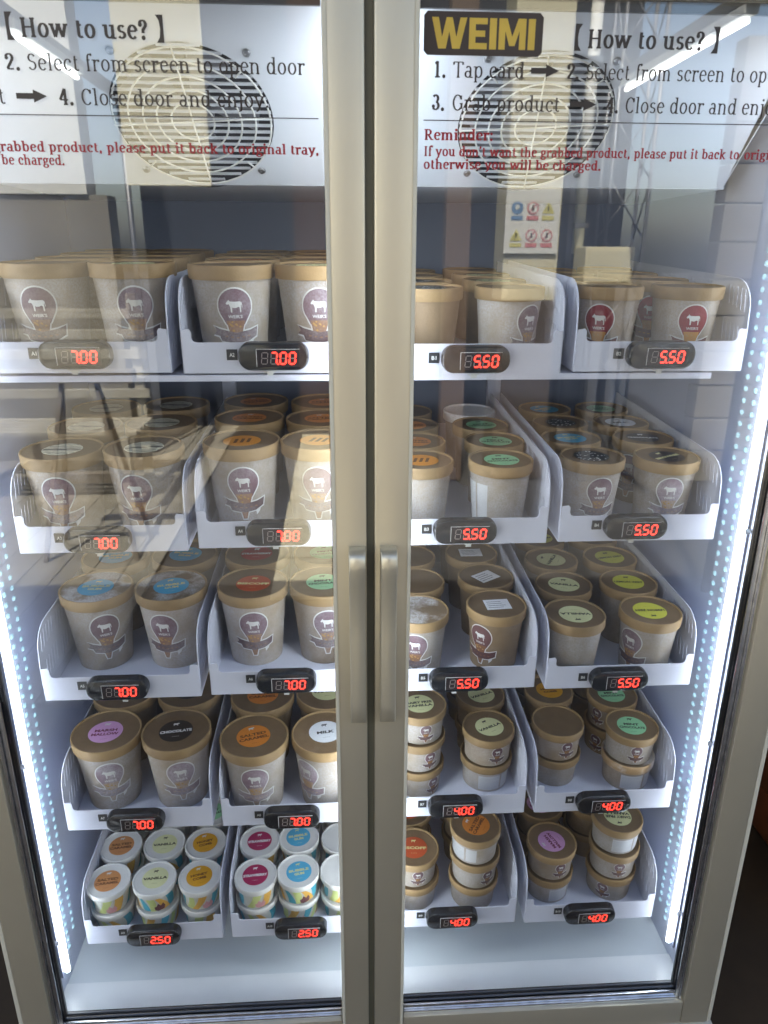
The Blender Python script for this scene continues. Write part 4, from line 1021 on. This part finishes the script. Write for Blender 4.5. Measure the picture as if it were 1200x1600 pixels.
bm = bmesh.new(); add_tube(bm, [(-.30, 0, 1.72), (.30, 0, 1.72)], .018, 10); obj('banner_pole', mesh_from_bm('banner_pole', bm, m_steel), bn)
br = empty('sky_block_barn', (.6, -5.6, FZ), label='dark clad barn added across the yard to hold back sky reflections', cat='barn')  # dark wall added so that bright sky stays out of the glass
bm = bmesh.new(); add_box(bm, -2.2, 1.7, -.6, .0, 0, 4.2); obj('barn_wall', mesh_from_bm('barn_wall', bm, m_navy), br)
bm = bmesh.new(); add_box(bm, -2.35, 1.85, -.9, .35, 4.205, 4.3); obj('barn_roof', mesh_from_bm('barn_roof', bm, m_roof), br)
bm = bmesh.new(); add_box(bm, -1.0, -.2, .004, .04, 0.02, 3.4); obj('barn_door', mesh_from_bm('barn_door', bm, mat('barn_door_brown', (.08, .05, .04), .7)), br)
pp = empty('timber_post', (.68, -4.0, FZ), label='brown timber post in the yard left of the notice board', cat='post')
bm = bmesh.new(); add_box(bm, -.075, .075, -.07, .07, 0, 3.3, 0, .004); obj('post', mesh_from_bm('post', bm, mat('post_brown', (.16, .115, .09), .8)), pp)
pl = empty('gate_pillar', (1.14, -4.1, FZ), label='pale cream gate pillar that carries the safety notice', cat='pillar')
bm = bmesh.new(); add_box(bm, -.17, .17, -.15, .15, 1.17, 3.4, 0, .006); obj('pillar_shaft', mesh_from_bm('pillar_shaft', bm, m_cream), pl)
bm = bmesh.new(); add_box(bm, -.18, .18, -.16, .16, 0, 1.168, 0, .006); obj('pillar_base', mesh_from_bm('pillar_base', bm, mat('base_brick', (.09, .07, .055), .85, var=.2)), pl)
bm = bmesh.new(); add_box(bm, -.20, .20, -.18, .18, 3.402, 3.47, 0, .006); obj('pillar_cap', mesh_from_bm('pillar_cap', bm, m_render), pl)
# the notice with six safety pictograms (a mirror image reaches the camera)
sg = empty('safety_notice', (1.13, -3.935, .150), label='white safety notice with six coloured pictograms on the cream pillar', cat='sign')
bm = bmesh.new(); add_box(bm, -.165, .165, -.008, .004, -.02, .345, 0, .002); obj('notice_board', mesh_from_bm('notice_board', bm, m_wh), sg)
f = Flat(); cb, cr_, cy = 0, 1, 2
for (ix, iz, kd) in ((-1, 1, 'y'), (0, 1, 'r'), (1, 1, 'b'), (-1, 0, 'r'), (0, 0, 'r'), (1, 0, 'y')):
    x, z = ix * .095, .085 + iz * .155
    if kd == 'y': f.poly([(x - .038, z - .03), (x + .038, z - .03), (x, z + .038)], cy, 0); f.poly([(x - .005, z - .018), (x + .005, z - .018), (x + .004, z + .014), (x - .004, z + .014)], 3, 1)
    elif kd == 'r':
        f.disc(x, z, .036, None, cr_, 0, 24); f.disc(x, z, .028, None, 4, 1, 24)
        f.poly([(x - .022, z + .018), (x - .017, z + .023), (x + .022, z - .018), (x + .017, z - .023)], cr_, 2); f.poly([(x - .006, z - .015), (x + .006, z - .015), (x + .004, z + .015), (x - .004, z + .015)], 3, 3)
    else: f.disc(x, z, .036, None, cb, 0, 24); f.disc(x, z + .004, .014, None, 4, 1, 14)
    c = {'y': cy, 'r': cr_, 'b': cb}[kd]; f.poly([(x - .036, z - .068), (x + .036, z - .068), (x + .036, z - .044), (x - .036, z - .044)], c, 0)
o = obj('pictograms', mesh_from_bm('pictograms', f.bm(.0006), [mat('sign_blue', (.16, .28, .45), .5), mat('sign_red', (.62, .22, .22), .5), mat('sign_yellow', (.62, .58, .20), .5), m_ink_k, m_wh]), sg)
o.matrix_local = Matrix(((-1, 0, 0, 0), (0, 0, 1, .006), (0, 1, 0, 0), (0, 0, 0, 1)))
pi = empty('downpipe', (1.46, -4.05, FZ), label='white downpipe beside the cream pillar', cat='pipe')
bm = bmesh.new(); add_tube(bm, [(0, 0, 1.45), (0, 0, 3.2)], .035, 14); obj('pipe', mesh_from_bm('pipe', bm, m_wh, True), pi)
bm = bmesh.new()
for z in (1.6, 2.5): add_box(bm, -.045, .045, -.05, .05, z, z + .03)
obj('bracket', mesh_from_bm('bracket', bm, m_steel), pi)
tw = empty('lattice_mast', (1.85, -4.4, FZ), label='galvanised lattice mast at the right of the yard', cat='mast')
cs = [(-.13, -.1), (.13, -.1), (.13, .1), (-.13, .1)]
for x, y in cs:
    bm = bmesh.new(); add_tube(bm, [(x, y, 0), (x, y, 3.0)], .013, 8); obj('leg', mesh_from_bm('leg', bm, m_steel, True), tw)
for i in range(8):
    z = .1 + i * .36
    for k in range(4):
        a, b = cs[k], cs[(k + 1) % 4]; bm = bmesh.new(); add_tube(bm, [(a[0], a[1], z), (b[0], b[1], z + .36)], .006, 6); obj('brace', mesh_from_bm('brace', bm, m_steel, True), tw)
cbx = empty('meter_cabinet', (1.58, -3.9, FZ + 1.27), label='small cream meter cabinet beside the pillar', cat='cabinet')
bm = bmesh.new(); add_box(bm, -.15, .15, -.12, .12, 0, .22, 0, .006); obj('cabinet_box', mesh_from_bm('cabinet_box', bm, m_cream), cbx)
bm = bmesh.new(); add_box(bm, -.13, .13, .121, .130, .02, .20, 0, .003); obj('cabinet_door', mesh_from_bm('cabinet_door', bm, m_cream), cbx)
bm = bmesh.new(); add_box(bm, -.03, .03, -.03, .03, -1.27, 0); obj('stand', mesh_from_bm('stand', bm, m_steel), cbx)
bk = empty('block_wall', (3.35, -3.9, FZ), label='tan concrete block wall at the right edge of the yard', cat='wall')
bm = bmesh.new(); add_box(bm, -.215, .215, -.07, .07, 0, .208, 0, .006); BL = mesh_from_bm('block', bm, m_tan)
for j in range(12):
    for i in range(4): obj('block', BL, bk, loc=(-.87 + i * .44, random.uniform(-.004, .004), j * .218))
# slatted bench and a wooden A-frame on the left of the yard
m_slat = mat('bench_slat', (.42, .40, .33), .7, var=.15, scale=9)
be = empty('slatted_bench', (-1.85, -3.6, FZ), label='grey slatted bench with a tall back on the boardwalk', cat='bench')
bm = bmesh.new(); add_box(bm, -.62, .62, -.012, .012, -.028, .028, 0, .003); SL_ = mesh_from_bm('slat', bm, m_slat)
for i in range(5): obj('slat', SL_, be, loc=(0, -.25, .62 + i * .12))
for i in range(5): obj('slat', SL_, be, loc=(0, -.20 + i * .085, .46), rot=(R(90), 0, 0))
for x in (-.55, .55):
    for y, h in ((-.275, 1.2), (.18, .43)):
        bm = bmesh.new(); add_box(bm, -.03, .03, -.03 if y > 0 else -.028, .03 if y > 0 else .010, 0, h, 0, .003); obj('leg', mesh_from_bm('leg', bm, m_slat), be, loc=(x, y, .017))
m_af = mat('frame_wood', (.20, .175, .14), .7, var=.2)
af = empty('wooden_trestle', (-1.28, -2.75, FZ + .017), label='dark wooden trestle standing on the boardwalk', cat='trestle')
for k, (a, b) in enumerate((((-.22, -.15, 0), (-.08, 0, .85)), ((.22, -.15, 0), (.08, 0, .85)), ((-.22, .15, 0), (-.08, 0, .85)), ((.22, .15, 0), (.08, 0, .85)))):
    bm = bmesh.new(); add_tube(bm, [a, b], .014, 4); obj('leg', mesh_from_bm('leg', bm, m_af), af)
bm = bmesh.new(); add_box(bm, -.26, .26, -.04, .04, .852, .91, 0, .003); obj('top_beam', mesh_from_bm('top_beam', bm, m_af), af)
bm = bmesh.new(); add_box(bm, -.19, .19, -.02, .02, .36, .41, 0, .003); obj('cross_rail', mesh_from_bm('cross_rail', bm, m_af), af)
# two fluorescent battens under the eave canopy across the yard
can = empty('yard_canopy', (0, -3.6, 1.07), label='open canopy frame over the yard holding two strip lights', cat='canopy')
for x in (-1.46, 1.60):
    bm = bmesh.new(); add_box(bm, x - .03, x + .03, -1.2, 1.5, 0, .05); obj('canopy_rail', mesh_from_bm('canopy_rail', bm, m_steel), can)
for x, y0, y1, lb in ((1.60, -3.87, -2.50, 'lit fluorescent strip light under the right canopy rail'), (-1.43, -3.80, -2.90, 'lit fluorescent strip light under the left canopy rail')):
    b_ = empty('strip_light', (x, (y0 + y1) / 2, 1.0), label=lb, cat='strip light', group='strip lights under the canopy')
    h = (y1 - y0) / 2
    bm = bmesh.new(); add_box(bm, -.03, .03, -h, h, .030, .066, 0, .004); obj('batten', mesh_from_bm('batten', bm, m_wh), b_)
    bm = bmesh.new(); add_tube(bm, [(0, -h + .03, .012), (0, h - .03, .012)], .013, 12); obj('tube', mesh_from_bm('tube', bm, emis('fluorescent', (.92, .97, 1), 5.0), True), b_)
for x, y in ((-1.46, -4.7), (1.60, -4.7), (1.60, -2.15)):
    bm = bmesh.new(); add_tube(bm, [(x, y + 3.6, -2.39), (x, y + 3.6, .0)], .02, 10); obj('canopy_post', mesh_from_bm('canopy_post', bm, m_steel, True), can)
print('objects', len(bpy.data.objects), 'tris', sum(len(o.data.polygons) for o in bpy.data.objects if o.type == 'MESH' and o.data))
